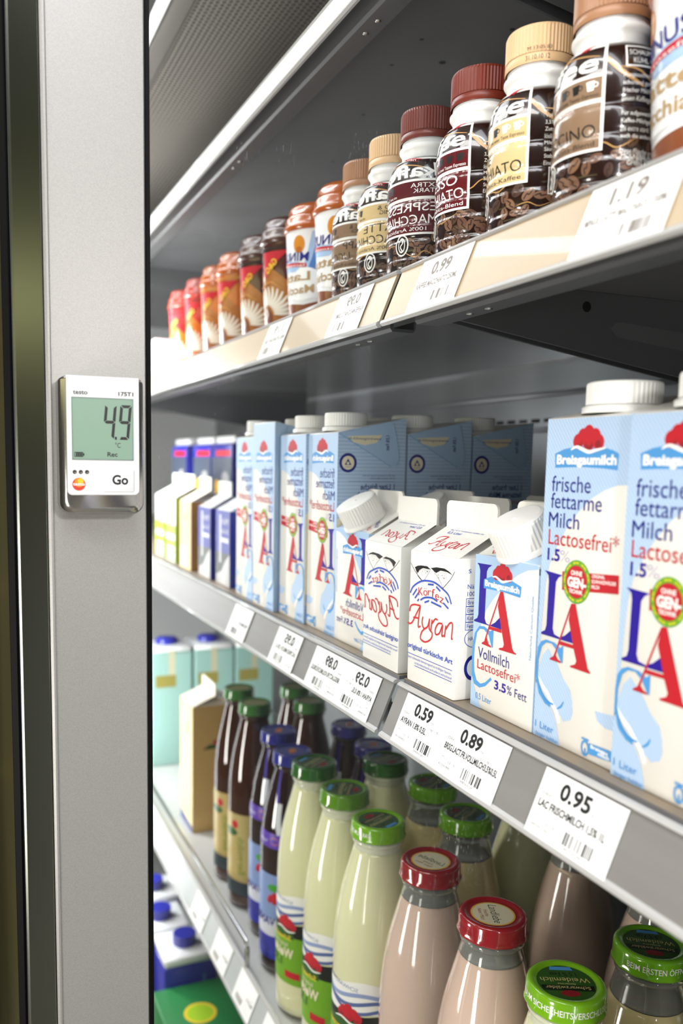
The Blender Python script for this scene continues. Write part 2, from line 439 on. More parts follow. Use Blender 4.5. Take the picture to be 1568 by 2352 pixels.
shelf('dark metal shelf with grey price rail carrying the milk cartons', 0, 0, 3.3, M_ALU, top=mat('deck_taupe', '#857765', 0.4))
low = shelf('low shelf with tagged rail carrying the glass milk bottles', 8, -466, -12, mat('low_rail_grey', '#C2C5C4', 0.4, noise=(9, '#9EA3A2', (1, 1, 1))), top=mat('deck_pale_grey', '#C4C4C1', 0.35, metal=0.2))
m = MB(); m.tube([(381, 1, -11), (381, 1, 26), (384, 1, 31), (390, 1, 33), (1400, 1, 33)], 3.0, M_STEEL, 10); m.build('guard_bar', low)
t = thing('shelf', 'bottom deck of the cooler under the low shelf, holding dark blue cartons', 'shelf', (4, -40, -855))
m = MB(); m.box(0, X1-8, 0, 470, -4, 0, mat('bottom_deck_grey', '#9A9C9B', 0.4, metal=0.3)); m.build('deck', t)
m = MB(); m.box(0, X1-8, -8, 0, -34, -1, M_ALU, 2); m.build('front_lip', t)

# ------------------------------------------------------------------ upright with the data logger
t = thing('cabinet_upright', 'silver painted metal upright carrying the temperature logger at left', 'upright', (0, -230, -905))
m = MB()
m.prism_z([(0, -29.5), (0.9, -27.8), (0.9, -26.6), (0.2, -25.8), (0.2, 33.6), (-0.6, 34.4), (-40, 34.4), (-40, -31)], 0, 1950, M_METAL); m.build('face_panel', t)
m = MB(); m.prism_z([(-0.4, 34.5), (1.1, 35.0), (1.4, 37.4), (-6, 37.4), (-6, 34.5)], 0, 1950, M_GASKET); m.build('gasket', t)
m = MB(); m.prism_z([(0.3, -30.2), (0.8, -30.8), (-17, -46.2), (-18, -47.6), (-21, -47.6), (-24, -44), (-3, -29.7)], 0, 1950, M_POL); m.build('polished_edge', t)
t = thing('glass_door', 'dark glass door edge standing open left of the silver upright', 'door', (-24, -276, -905))
m = MB(); m.prism_z([(0, -1.8), (0.6, -3.6), (-1.5, -7.4), (-8, -7.4), (-8, -1.8)], 0, 1950, M_GASKET); m.build('door_seal', t)
m = MB(); m.box(-1440, -8, -7, -4, 0, 1950, mat('dark_door_glass', '#15150F', 0.35, spec=0.2, noise=(2.6, '#6A6440', (1, 1, 0.3)))); m.build('pane', t)  # olive streaks in the pane colour imitate a reflection

# data logger
def logger():
    t = thing('temperature_logger', 'white and chrome temperature logger reading 4.9 degrees on the silver upright', 'temperature logger', (0.25, -227.3, 133))
    CH = mat('logger_chrome', '#B9B6B3', 0.2, metal=0.95); WP = mat('logger_white_plastic', '#E4E5E6', 0.5, coat=0.08, spec=0.3)
    def outline(i, rb, rt, top):
        y0, y1, z0, z1 = -26.6+i, 26.6-i, -0.4+i, top
        P = []
        for cx, cz, r, a0 in ((y1-rb, z0+rb, rb, -PI/2), (y1-rt, z1-rt, rt, 0), (y0+rt, z1-rt, rt, PI/2), (y0+rb, z0+rb, rb, PI)):
            for q in range(7): a = a0+q*PI/12; P.append((cx+r*math.cos(a), cz+r*math.sin(a)))
        return P
    m = MB(); rings = [(0, 1.0, 8, 2.5, 84.4), (4, 0, 8, 2.5, 85), (16, 0.2, 8, 2.5, 85.6), (20.5, 1.6, 8, 2.2, 86), (23.4, 4.4, 7, 1.6, 86.0)]
    vs = []; fs = []
    for x, i, rb, rt, tp in rings: vs += [(x, y, z) for y, z in outline(i, rb, rt, tp)]
    n = 28
    for j in range(len(rings)-1):
        for q in range(n): fs.append((j*n+q, j*n+(q+1) % n, (j+1)*n+(q+1) % n, (j+1)*n+q))
    fs.append([(len(rings)-1)*n+q for q in range(n)])
    m.add(vs, fs, CH, True); m.build('chrome_body', t, sharp=0.9)
    # white face plate, gently crowned
    m = MB(); P = []
    y0, y1, z0, z1 = -22.4, 22.3, 12.6, 86.4
    for cx, cz, r, a0 in ((y1-3, z0+3, 3, -PI/2), (y1-.6, z1-.6, .6, 0), (y0+.6, z1-.6, .6, PI/2), (y0+3, z0+3, 3, PI)):
        for q in range(6): a = a0+q*PI/10; P.append((cx+r*math.cos(a), cz+r*math.sin(a)))
    vs = []
    for x, k2 in ((14, 1.0), (24.2, 1.0), (25.0, 0.985)): vs += [(x, y*k2, (z-49.5)*k2+49.5) for y, z in P]
    n = len(P); fs = []
    for j in range(2):
        for q in range(n): fs.append((j*n+q, j*n+(q+1) % n, (j+1)*n+(q+1) % n, (j+1)*n+q))
    fs.append([2*n+q for q in range(n)])
    m.add(vs, fs, WP, False)
    fm = flat((25.0, -27.0, 0), (0, 1, 0), (0, 0, 1))
    a = Art()
    a.text('testo', 8.6, 17.3, 75.0, 77.6, M_BLACK, bold=0.012); a.text('175T1', 36.3, 45.6, 75.0, 77.3, M_BLACK, bold=0.02)
    for dx in (8.9, 12.6, 16.4): a.disc(dx, 27.1, 1.25, mat('logger_hole', '#2A2623', 0.5)); a.disc(dx+0.3, 26.7, 0.6, mat('logger_hole_light', '#77706A', 0.3))
    a.disc(11.3, 19.5, 3.95, mat('badge_red', '#D43A22', 0.35)); a.disc(11.6, 20.6, 2.9, mat('badge_orange', '#E98A1E', 0.35)); a.disc(12.3, 21.3, 1.8, mat('badge_yellow', '#F2C21F', 0.35))
    a.text('testo', 7.8, 14.9, 18.7, 20.6, M_PW, bold=0.02)
    m.art(a, fm); m.build('face_plate', t)
    # screen
    m = MB(); LCD = mat('lcd_green', '#829F8C', 0.4); m.box(25.05, 25.25, -19.0, 17.9, 35.2, 72.7, LCD, 0)
    K = mat('lcd_black', '#0C0D0C', 0.4); a = Art()
    def seg(ox, oz, w, h, which):
        sl = 0.095; t_ = 1.75; hh = h/2
        def q(p): return [(ox+x+sl*z, oz+z) for x, z in p]
        g = 0.22
        D = {'a': [(g+.3, h), (w-g-.3, h), (w-t_-g, h-t_), (t_+g, h-t_)],
             'f': [(0, h-g-.3), (t_, h-t_-g), (t_, hh+t_*.5+g), (0, hh+g)], 'b': [(w, h-g-.3), (w, hh+g), (w-t_, hh+t_*.5+g), (w-t_, h-t_-g)],
             'g': [(g+.2, hh), (t_, hh+t_*.55), (w-t_, hh+t_*.55), (w-g-.2, hh), (w-t_, hh-t_*.55), (t_, hh-t_*.55)],
             'c': [(w, hh-g), (w, g+.3), (w-t_, t_+g), (w-t_, hh-t_*.5-g)], 'd': [(g+1.2, 0), (w-g-.3, 0), (w-t_-g, t_), (t_+g+.2, t_)]}
        for k2 in which: a.poly(q(D[k2]), K)
    seg(26.0, 47.6, 7.2, 21.6, 'fbgc'); seg(35.4, 47.6, 7.2, 21.6, 'afbgcd'); a.rect(33.8, 47.6, 35.0, 49.4, K)
    a.text('\u00b0C', 34.0, 37.3, 42.6, 45.6, K); a.text('Rec', 29.1, 35.4, 37.0, 39.7, K, bold=0.015)
    a.frame(8.9, 36.5, 14.2, 39.5, 0.35, K); a.rect(14.2, 37.3, 14.9, 38.7, K)
    for q in range(4): a.rect(9.8+q*1.0, 36.9, 10.6+q*1.0, 39.1, K)
    m.art(a, flat((25.25, -27.0, 0), (0, 1, 0), (0, 0, 1)), base=0.05, step=0.004); m.build('screen', t)
    m = MB(); fr = [(25.0, 25.6)]; EG = mat('lcd_bezel', '#6F7F77', 0.4)
    for y0_, y1_, z0_, z1_ in ((-19.5, -19.0, 34.8, 73.1), (17.9, 18.4, 34.8, 73.1), (-19.5, 18.4, 72.7, 73.2), (-19.5, 18.4, 34.7, 35.2)): m.box(25.0, 25.35, y0_, y1_, z0_, z1_, EG)
    m.build('bezel', t)
    m = MB(); m.box(24.6, 25.5, -0.6, 18.6, 14.7, 28.6, WP, 0.44, 3); a = Art(); a.text('Go', 31.9, 41.9, 19.6, 25.2, M_BLACK, bold=0.03)
    m.art(a, flat((25.5, -27.0, 0), (0, 1, 0), (0, 0, 1)), base=0.03); o = m.build('go_button', t); o['label'] = 'raised white button marked Go'
logger()
# ------------------------------------------------------------------ price tags on the rails
def price_tag(x, Y, Z, w, price, line, code, label, extra='', faint=False, right=False):
    V = Vector((0, 15.6, 38.5)).normalized(); N = Vector((1, 0, 0)).cross(V)
    o = Vector((0, 0, 0)); m = MB(); h = 38.2
    ink = mat('tag_ink_faint', '#7B7168', 0.5) if faint else mat('tag_ink', '#1D1D1F', 0.5)
    ink2 = mat('tag_ink_pale', '#B5ABA2', 0.5) if faint else mat('tag_ink_small', '#55555A', 0.5)
    P = [o, o+Vector((w, 0, 0)), o+Vector((w, 0, 0))+V*h, o+V*h]
    m.add([p+N*0.35 for p in P]+[p for p in P], [(0, 1, 2, 3), (7, 6, 5, 4), (0, 4, 5, 1), (1, 5, 6, 2), (2, 6, 7, 3), (3, 7, 4, 0)], M_PAPER)
    a = Art()
    if price: a.text(price, 17.0, 41.5, 25.2, 33.8, ink, bold=0.035)
    a.text('EDEKA', 4, 11.5, 23.2, 24.9, ink2)
    if line: a.text(line, 3.6, min(w-4, 6+len(line)*2.25), 16.4, 20.4, ink, bold=0.03)
    if extra: a.text(extra, 42.5, 54, 21.2, 22.9, ink2)
    a.text('TSH', 42, 46, 25.2, 26.6, ink2)
    a.barcode(31, 53, 4.2, 11.2, ink, 30, seed=len(line or 'x')+7); a.text(code, 33, 47, 2.0, 3.4, ink2)
    a.text(code[::-1], 4, 18, 4.6, 6.0, ink2); a.text('pro', 5.5, 8.5, 10.4, 11.6, ink2); a.text('12   3', 14, 22, 8.2, 9.6, ink2)
    a.rect(0, h-0.25, w, h, ink2)
    m.art(a, flat(o+N*0.35, (1, 0, 0), V), base=0.03, step=0.004)
    ob = m.build('price_tag', None, (x, Y-15.75-0.85, Z-38.6+0.35))
    return tag(ob, label, 'price tag')
price_tag(21.5, 0, 0, 62.5, '0.59', 'AYRAN 1.8% 0,5L', '204003100', 'white price tag reading 0.59 below the ayran carton', '1 kg= 1.18')
price_tag(84.2, 0, 0, 69, '0.89', 'BRSG.LACT.FR.VOLLMILCH3,5%0,5L', '00876/5124', 'white price tag reading 0.89 below the half litre milk carton', '1 L= 1.78')
price_tag(187, 0, 0, 66, '0.95', 'LAC FRISCHMILCH 1,5% 1L', '4017147790', 'white price tag reading 0.95 below the tall milk cartons')
price_tag(336, 0, 0, 66, '', 'FRISCHMILCH 1L', '4017147211', 'blurred price tag at the far end of the grey rail in the mirror')
price_tag(38.5, -7.5, 309.6, 63, '0.99', 'KAFFEE MACCHIATO 250ML', '4017', 'pale price tag reading 0.99 below the coffee bottles', faint=True)
price_tag(209.5, -7.5, 309.6, 63, '1.19', 'MINUS. LATTE MACCHIATO 250ML', '40171192', 'pale price tag reading 1.19 below the white latte cup', faint=True)
for i, xx in enumerate((236, 330, 430, 540)):
    price_tag(xx, 8, -466, 62, '', 'MILCH 1L', '40171%d' % i, ['grey tag on the lowest visible rail, nearest the camera', 'grey tag on the lowest rail below the dark blue bottles', 'grey tag on the lowest rail under the guard bar end', 'grey tag on the lowest rail farthest left'][i], faint=True)

# ------------------------------------------------------------------ cartons
def ribbed(m, r, z0, z1, mtl, n=90, dep=0.35, c=(0, 0), fillet=1.2, top=True):
    prof = [(r, z0), (r, z1-fillet), (r-fillet*0.3, z1-fillet*0.3), (r-fillet, z1)]
    vs = []; fs = []
    for j, (rr, z) in enumerate(prof):
        for i in range(n):
            a = 2*PI*i/n; q = rr-(dep if (i % 2 and j < 2) else 0); vs.append((c[0]+q*math.cos(a), c[1]+q*math.sin(a), z))
    for j in range(3):
        for i in range(n): fs.append((j*n+i, j*n+(i+1) % n, (j+1)*n+(i+1) % n, (j+1)*n+i))
    if top: fs.append([3*n+i for i in range(n)])
    m.add(vs, fs, mtl, False)

def hut_logo(a, cs, r, m1, m2):
    for i, (x, y) in enumerate(cs): a.disc(x, y, r*(1.15 if i == len(cs)-1 else 1.0), m1 if i < len(cs)-1 else m1)
    x, y = cs[-1]
    a.disc(x, y-r*0.35, r*0.72, m2); a.disc(cs[3][0]+r*0.2, cs[3][1]-r*0.2, r*0.55, m2); a.disc(cs[4][0]-r*0.1, cs[4][1]-r*0.25, r*0.5, m2)
    a.disc(x, y+r*0.1, r*0.6, m1); a.disc(cs[3][0]+r*0.1, cs[3][1]+r*0.1, r*0.5, m1)

def art_lac_front():
    a = Art()
    a.poly([(0.2, 192.4), (70.8, 192.4), (70.8, 156.1), (61.5, 155.6), (51.4, 152.6), (41, 147.4), (30.4, 138.7), (21.9, 129.8), (14.9, 120.1), (7.9, 107.3), (5.2, 95.1), (3.4, 70), (2, 40), (0, 33)], M_LB)
    a.poly([(10.4, 56.3), (18.1, 50.5), (24.9, 42.1), (32.3, 36), (34.4, 30), (35.3, 23.6), (34.6, 21), (33.7, 18.5), (31, 17.6), (28, 16.1), (25, 18.4), (22.7, 18.6), (19, 21.5), (16.1, 23.6), (9, 29), (3.6, 34.1), (2, 40.6), (5.5, 51.1)], M_LB)
    a.poly([(0, 33.6), (3.5, 29.6), (7.4, 26), (11, 23.6), (15.2, 21.9), (18.4, 18.4), (21, 14), (23.5, 7), (25.2, 0.3), (0, 0.3)], M_LB)
    a.poly([(53.5, 29.8), (69.2, 31.2), (69.5, 22.9), (62.2, 22.5), (55.7, 25)], M_LB)
    a.poly([(69.7, 31), (71, 31), (71, 0.3), (69.6, 0.3)], M_VIO)
    a.stroke([(0.9, 38), (5, 34), (12, 29), (17, 24), (21.5, 19.5), (24, 14)], 2.6, M_PW)
    a.stroke([(2, 36), (6, 29), (12, 24.5), (18, 23.6)], 1.3, M_CB); a.stroke([(21.5, 22), (25, 24.5), (27, 28)], 1.6, M_CB, taper=True)
    a.poly([(8.1, 172.5), (15.8, 175), (27.4, 176.6), (37.1, 176.7), (49.5, 175.8), (57.1, 174), (61, 172.2), (60.5, 163.5), (49.7, 164.4), (34.8, 164.9), (21.7, 164.7), (8.8, 164.2)], M_CB)
    hut_logo(a, [(36.4, 184.0), (31.8, 182.2), (41.7, 182), (28, 179.3), (44.7, 178.7), (36.8, 179)], 4.4, M_RED, M_DRED)
    a.stroke([(22.0, 174.6), (26.5, 176.3), (31.5, 175), (37.2, 173.4), (43.4, 174.4), (50.5, 175.6)], 2.1, M_PW, taper=True)
    a.text('Breisgaumilch', 10, 59.5, 166.6, 171.6, M_PW, bold=0.04)
    a.text('frische', 6.7, 40.4, 150.5, 159.6, M_NAVY); a.text('fettarme', 6.6, 50.1, 140.7, 149.6, M_NAVY); a.text('Milch', 5.4, 32.4, 129.5, 138.2, M_NAVY)
    a.text('Lactosefrei*', 6, 65, 119.2, 128, M_RED); a.text('1.5', 5.8, 17, 109.8, 116.5, M_VIO, bold=0.025); a.text('%', 17.4, 26, 110, 116.6, mat('print_lilac', '#9C97CC', 0.4), bold=-0.02)
    a.poly([(3.9, 102.9), (20.3, 101.9), (16.8, 100.1), (14.7, 97.3), (13.8, 69.1), (15.4, 65.9), (20.6, 65.0), (25.4, 67.2), (30, 71), (32.8, 63.9), (3.6, 63.9), (3.3, 65), (6.9, 66.8), (8, 70.1), (8.3, 97.1), (7.6, 100.4), (5.8, 101.8)], M_VIO)
    a.poly([(20.2, 104.3), (66.4, 107.8), (66.9, 97.7), (20.6, 93.4)], M_RED)
    for i, tx in enumerate(('ORIGINAL', 'SCHWARZWÄLDER', 'MILCH')): a.textw(tx, 45.5, 103.6-3*i+0.2, 1.9, M_PW, 0.78 if i == 1 else 0.8, bold=0.02, rot=0.06)
    a.poly([(24.2, 60.9), (21.6, 58.7), (16.3, 60.9), (8.4, 61.3), (3.9, 59.4), (1.2, 55.5), (0.15, 47.1), (0.3, 36.6), (4.1, 27.2), (9.9, 22.5), (15.2, 21.3), (15.1, 23.3), (11.3, 24.3), (5.5, 29.7), (2.1, 38.6), (2, 47.6), (4.5, 56.4), (8.6, 59.6), (13.8, 60), (18.7, 56.7), (23.2, 50.4), (24.4, 50.3)], M_CB)
    a.poly([(29.4, 85.1), (29.9, 86.7), (33.1, 87), (44.9, 55.3), (46.2, 52.1), (48.4, 50.5), (48.3, 49.7), (31.4, 49.7), (31.2, 50.5), (35.4, 52.2), (36.4, 54.3), (33.5, 60.9), (27.9, 77.1)], M_RED)
    a.poly([(29.3, 86.4), (30.4, 86.6), (17.9, 53.8), (20.1, 51.6), (23, 51), (22.7, 50.1), (12.8, 50.1), (12.9, 51), (15.9, 52.7), (17.3, 55.7)], M_RED)
    a.poly([(21.7, 63), (20.7, 60.8), (33.5, 60.9), (32.8, 63)], M_RED)
    a.disc(32.9, 99.7, 11.6, M_LGRN, 12.5, 40); a.ring(32.9, 99.7, 11.0, 11.7, M_GRN, 1.07); a.ring(32.9, 99.7, 9.0, 9.6, M_GRN, 1.05)
    for i in range(28): t = 2*PI*i/28; a.disc(32.9+10.3*math.cos(t), 99.7+10.9*math.sin(t), 0.65, M_YEL if i % 3 else M_GRN, n=8)
    a.disc(32.9, 99.7, 9.0, M_RED, 9.4, 36)
    a.text('OHNE', 28, 37.6, 103.4, 106.0, M_PW, bold=0.03); a.text('GEN-', 25.4, 41.4, 96.6, 101.9, M_PW, bold=0.05); a.text('TECHNIK', 27, 38.8, 93.0, 95.2, M_PW, bold=0.03)
    a.text('1 Liter', 2.2, 19.5, 6.0, 10.2, M_CB); a.text('länger haltbar', 3.2, 24.3, 1.2, 3.4, M_CB)
    a.poly([(50.6, 10.4), (69, 11.4), (68.9, 5.5), (51.1, 4.2)], M_CB); a.ring(47.6, 6.6, 2.3, 3.3, M_CB, 1.4); a.rect(44.6, 11.2, 50.4, 12.2, M_CB); a.rect(47.2, 2.8, 48.2, 6.6, M_CB)
    a.text('Breisgau', 52.4, 66, 8.2, 10.2, M_PW, bold=0.03); a.text('milch', 58.5, 67.5, 5.9, 7.9, M_PW, bold=0.03)
    return a
def art_lac_side(d, zf, zb):
    a = Art(); BD = M_LB
    a.poly([(0, 0.3), (d, 0.3), (d, zf), (0, zb)], BD)
    P = [(44+50*math.cos(t), 66+56*math.sin(t)) for t in [i*PI/16 for i in range(0, 33)]]
    P = [(min(max(x, 0.5), d-0.5), min(max(y, 0.5), 126)) for x, y in P]; a.poly(P, M_CREAM)
    P = [(46+17*math.cos(t), zf+2.5+11*math.sin(t)) for t in [PI+i*PI/14 for i in range(15)]]; a.poly([(x, min(y, zf+ (d-x)/d*(zb-zf)-1)) for x, y in P], M_CREAM)
    a.text('www.breisgaumilch.de', 24, 58, zf-4.6, zf-2.4, M_NAVY)
    a.disc(60.5, 165, 9.0, M_NAVY); a.disc(60.5, 165, 6.4, M_CREAM); a.poly([(57, 163), (64, 163), (60.5, 169)], M_NAVY); a.disc(60.5, 164.6, 1.4, M_CREAM, n=12); a.text('PROTECTS', 57, 64, 160.4, 161.8, M_NAVY)
    for i in range(2): a.text('bei +8\u00b0C mindestens haltbar bis siehe', 11, 45-8*i, 152.6-2.6*i, 154.2-2.6*i, M_NAVY)
    a.rect(11, 147.6, 60, 147.9, M_NAVY); a.text('1 Liter frische', 11, 47, 140, 145.6, M_NAVY, bold=0.015); a.text('fettarme Milch', 11, 51, 132.4, 138, M_NAVY, bold=0.015); a.text('Lactosefrei*', 11, 42, 125.6, 130.6, M_RED)
    for i in range(7): a.text('homogenisiert, pasteurisiert, schonend hergestellt'[:38-3*i], 11, 50-3*i, 116-6*i, 118.6-6*i, M_TEALD)
    return a
def lac_carton(label, loc, rz=0.0, group='tall light blue milk cartons'):
    t = thing('milk_carton', label, 'milk carton', loc, rz, group)
    w, d, zf, zb = 70.6, 71, 193, 208; m = MB()
    x0, y0 = -w/2, -d/2
    vs = [(x0, y0, 0), (x0+w, y0, 0), (x0+w, y0+d, 0), (x0, y0+d, 0), (x0, y0, zf), (x0+w, y0, zf), (x0+w, y0+d, zb), (x0, y0+d, zb)]
    m.bev(vs, [(3, 2, 1, 0), (4, 5, 6, 7), (0, 1, 5, 4), (1, 2, 6, 5), (2, 3, 7, 6), (3, 0, 4, 7)], M_WHITE, 1.1)
    m.art(art_lac_front(), flat((x0-0.2, y0, 0), (1, 0, 0), (0, 0, 1)), step=0.006, base=0.08)
    m.art(art_lac_side(d, zf, zb), flat((x0, y0+d, 0), (0, -1, 0), (0, 0, 1)), step=0.006, base=0.08)
    a = Art(); a.poly([(0.3, 0.3), (d-.3, 0.3), (d-.3, zb-.5), (0.3, zf-.5)], M_LBP); a.text('1 Liter frische', 14, 58, 140, 146, M_NAVY); a.text('fettarme Milch', 14, 60, 131, 137, M_NAVY); a.frame(12, 30, 60, 100, 0.5, M_NAVY)
    m.art(a, flat((x0+w, y0, 0), (0, 1, 0), (0, 0, 1)), step=0.006, base=0.08)
    a = Art(); a.rect(0.3, 191, w-.3, zb-1, M_LB); a.items += art_lac_front().items
    m.art(a, flat((x0+w, y0+d, 0), (-1, 0, 0), (0, 0, 1)), step=0.006, base=0.08)
    m.build('body', t, sharp=0.6)
    for sx in (-1, 1):                                     # folded ears on the sides
        m = MB(); X = sx*(w/2+0.3)
        P = [(X, y0+1, zf-1.5), (X, y0+d*0.77, zf-31), (X, y0+d*0.86, zf-30), (X+sx*0.2, y0+d*0.9, zf-22), (X+sx*0.2, y0+d*0.8, zb-5), (X, y0+d*0.76, zb-3.6)]
        Q = [(x+sx*0.9, y, z) for x, y, z in P]; n = len(P)
        m.add(P+Q, [list(range(n)), list(range(n, 2*n))]+[(i, (i+1) % n, n+(i+1) % n, n+i) for i in range(n)], M_LBP)
        a = Art(); P2 = [(y0+d-y if sx < 0 else y-y0, z) for _, y, z in P]
        P3 = [(u, z) for u, z in P2]
        a.stroke([P3[0], P3[1]], 0.7, mat('fold_blue', '#7FA9CC', 0.5), sub=1); a.stroke(P3[2:5], 0.7, MATS['fold_blue'], sub=1)
        if sx < 0: a.poly([(26, zf-1.5), (32, zf-9), (44, zf-11.5), (56, zf-9), (62, zf-3.5)], M_CREAM); a.text('www.breisgaumilch.de', 27, 61, zf-6.4, zf-4.0, M_NAVY); a.text('1,5% Fett', 18.6, 18.6+14, zf-2, zf+1.4, M_NAVY, bold=0.02, rot=-PI/2)
        m.art(a, flat((sx*(w/2+1.25), y0+d if sx < 0 else y0, 0), (0, sx, 0), (0, 0, 1)), step=0.02, base=0.05)
        m.build('folded_ear', t)
    m = MB(); m.lathe([(22.6, zf+2), (22.6, zf+5.4), (20.2, zf+6.6)], M_CAPW, 48, c=(0, y0+24)); ribbed(m, 20.6, zf+6.8, zf+19.5, M_CAPW, 96, 0.3, (0, y0+24), 1.6)
    m.build('cap', t)
    return t
XL, YL, DZ = 151.4+35.3, 13.7+35.5, 3.35
L0 = lac_carton('tall light blue milk carton directly right of the short milk carton', (XL, YL, DZ))
dup(L0, (XL+71.2, YL-2.5, DZ), 0, 'tall light blue milk carton cut by the right picture edge')
L3 = dup(L0, (XL+71.2*2+3, YL-8, DZ), PI, 'tall milk carton turned high side forward, third from the short cartons in the mirror')
dup(L0, (XL+71.2*3+4, YL-6, DZ), 0.03, 'tall milk carton beside the blue and silver cartons in the mirror')
dup(L0, (XL, YL+73.5, DZ), 0, 'tall milk carton in the second row, its blue side shown in the mirror')
dup(L0, (XL, YL+147, DZ), 0, 'tall milk carton in the third row, darkest blue side in the mirror')
dup(L0, (XL+72, YL+72, DZ), 0, 'tall milk carton hidden behind the one cut by the right edge')

def gable(m, w, d, h, rise, fin, mtl, b=1.6):
    x0, y0 = -w/2, -d/2
    m.bev([(x0, y0, 0), (x0+w, y0, 0), (x0+w, y0+d, 0), (x0, y0+d, 0), (x0, y0, h), (x0+w, y0, h), (x0+w, y0+d, h), (x0, y0+d, h)],
          [(3, 2, 1, 0), (0, 1, 5, 4), (1, 2, 6, 5), (2, 3, 7, 6), (3, 0, 4, 7), (4, 5, 6, 7)], mtl, b)
    zr = h+rise; e = 1.0; hb = h-0.7
    F = [(x0+.6, y0+.6, hb), (x0+w-.6, y0+.6, hb), (x0+w-.6, -e, zr), (x0+.6, -e, zr)]; m.add(F, [(0, 1, 2, 3)], mtl)
    B = [(x0+.6, y0+d-.6, hb), (x0+w-.6, y0+d-.6, hb), (x0+w-.6, e, zr), (x0+.6, e, zr)]; m.add(B, [(1, 0, 3, 2)], mtl)
    for sx in (-1, 1):
        X = sx*(w/2-.6); I = (sx*(w/2-15), 0, h+rise*0.62)
        m.add([(X, y0+.6, hb), (X, y0+d-.6, hb), (X, -e, zr), (X, e, zr), I], [(0, 1, 4), (0, 4, 2), (1, 3, 4)], mtl)
    r = 5; P = []
    for cx, cz, a0 in ((w/2-r, zr+fin-r, 0), (-w/2+r, zr+fin-r, PI/2)):
        for q in range(6): a = a0+q*PI/10; P.append((cx+r*math.cos(a), cz+r*math.sin(a)))
    P += [(-w/2+.6, zr-1), (w/2-.6, zr-1)]; n = len(P)
    m.add([(x, -e, z) for x, z in P]+[(x, e, z) for x, z in P], [list(range(n))[::-1], list(range(n, 2*n))]+[(i, (i+1) % n, n+(i+1) % n, n+i) for i in range(n)], mtl)
    return zr
AYS = [[(0.1, 45), (2.5, 44.1), (7, 45.9), (12.6, 53.3), (18.2, 60.2)], [(2.7, 53.5), (4, 57.8), (9.2, 59.8), (18.2, 60.3)], [(18.2, 60.2), (16.4, 52.5), (15.8, 44.1), (19.1, 45.1)], [(8.3, 49.9), (15.8, 50.5)], [(22.3, 52.8), (21.2, 48.1), (24.3, 44.3), (29.2, 46.7), (31.7, 53)], [(31.7, 53), (31.5, 45.6), (35.9, 42.8), (34.1, 38.1), (26.4, 34.5), (19.7, 35.9), (21.6, 41.5), (27.9, 45.7)], [(35.2, 52.9), (33.7, 43.9)], [(35.4, 50), (39.4, 54), (42.8, 53.9)], [(49.1, 52.2), (43.7, 51.5), (39.9, 46.5), (40.8, 43.1), (45.5, 44.7), (49.1, 51.1)], [(49.8, 51.9), (49, 43.6), (51.6, 44.5)], [(53.8, 52), (52.4, 43.2)], [(54, 49.2), (58.3, 54.2), (62.2, 54.4), (61.6, 44.5), (63, 44.3)]]
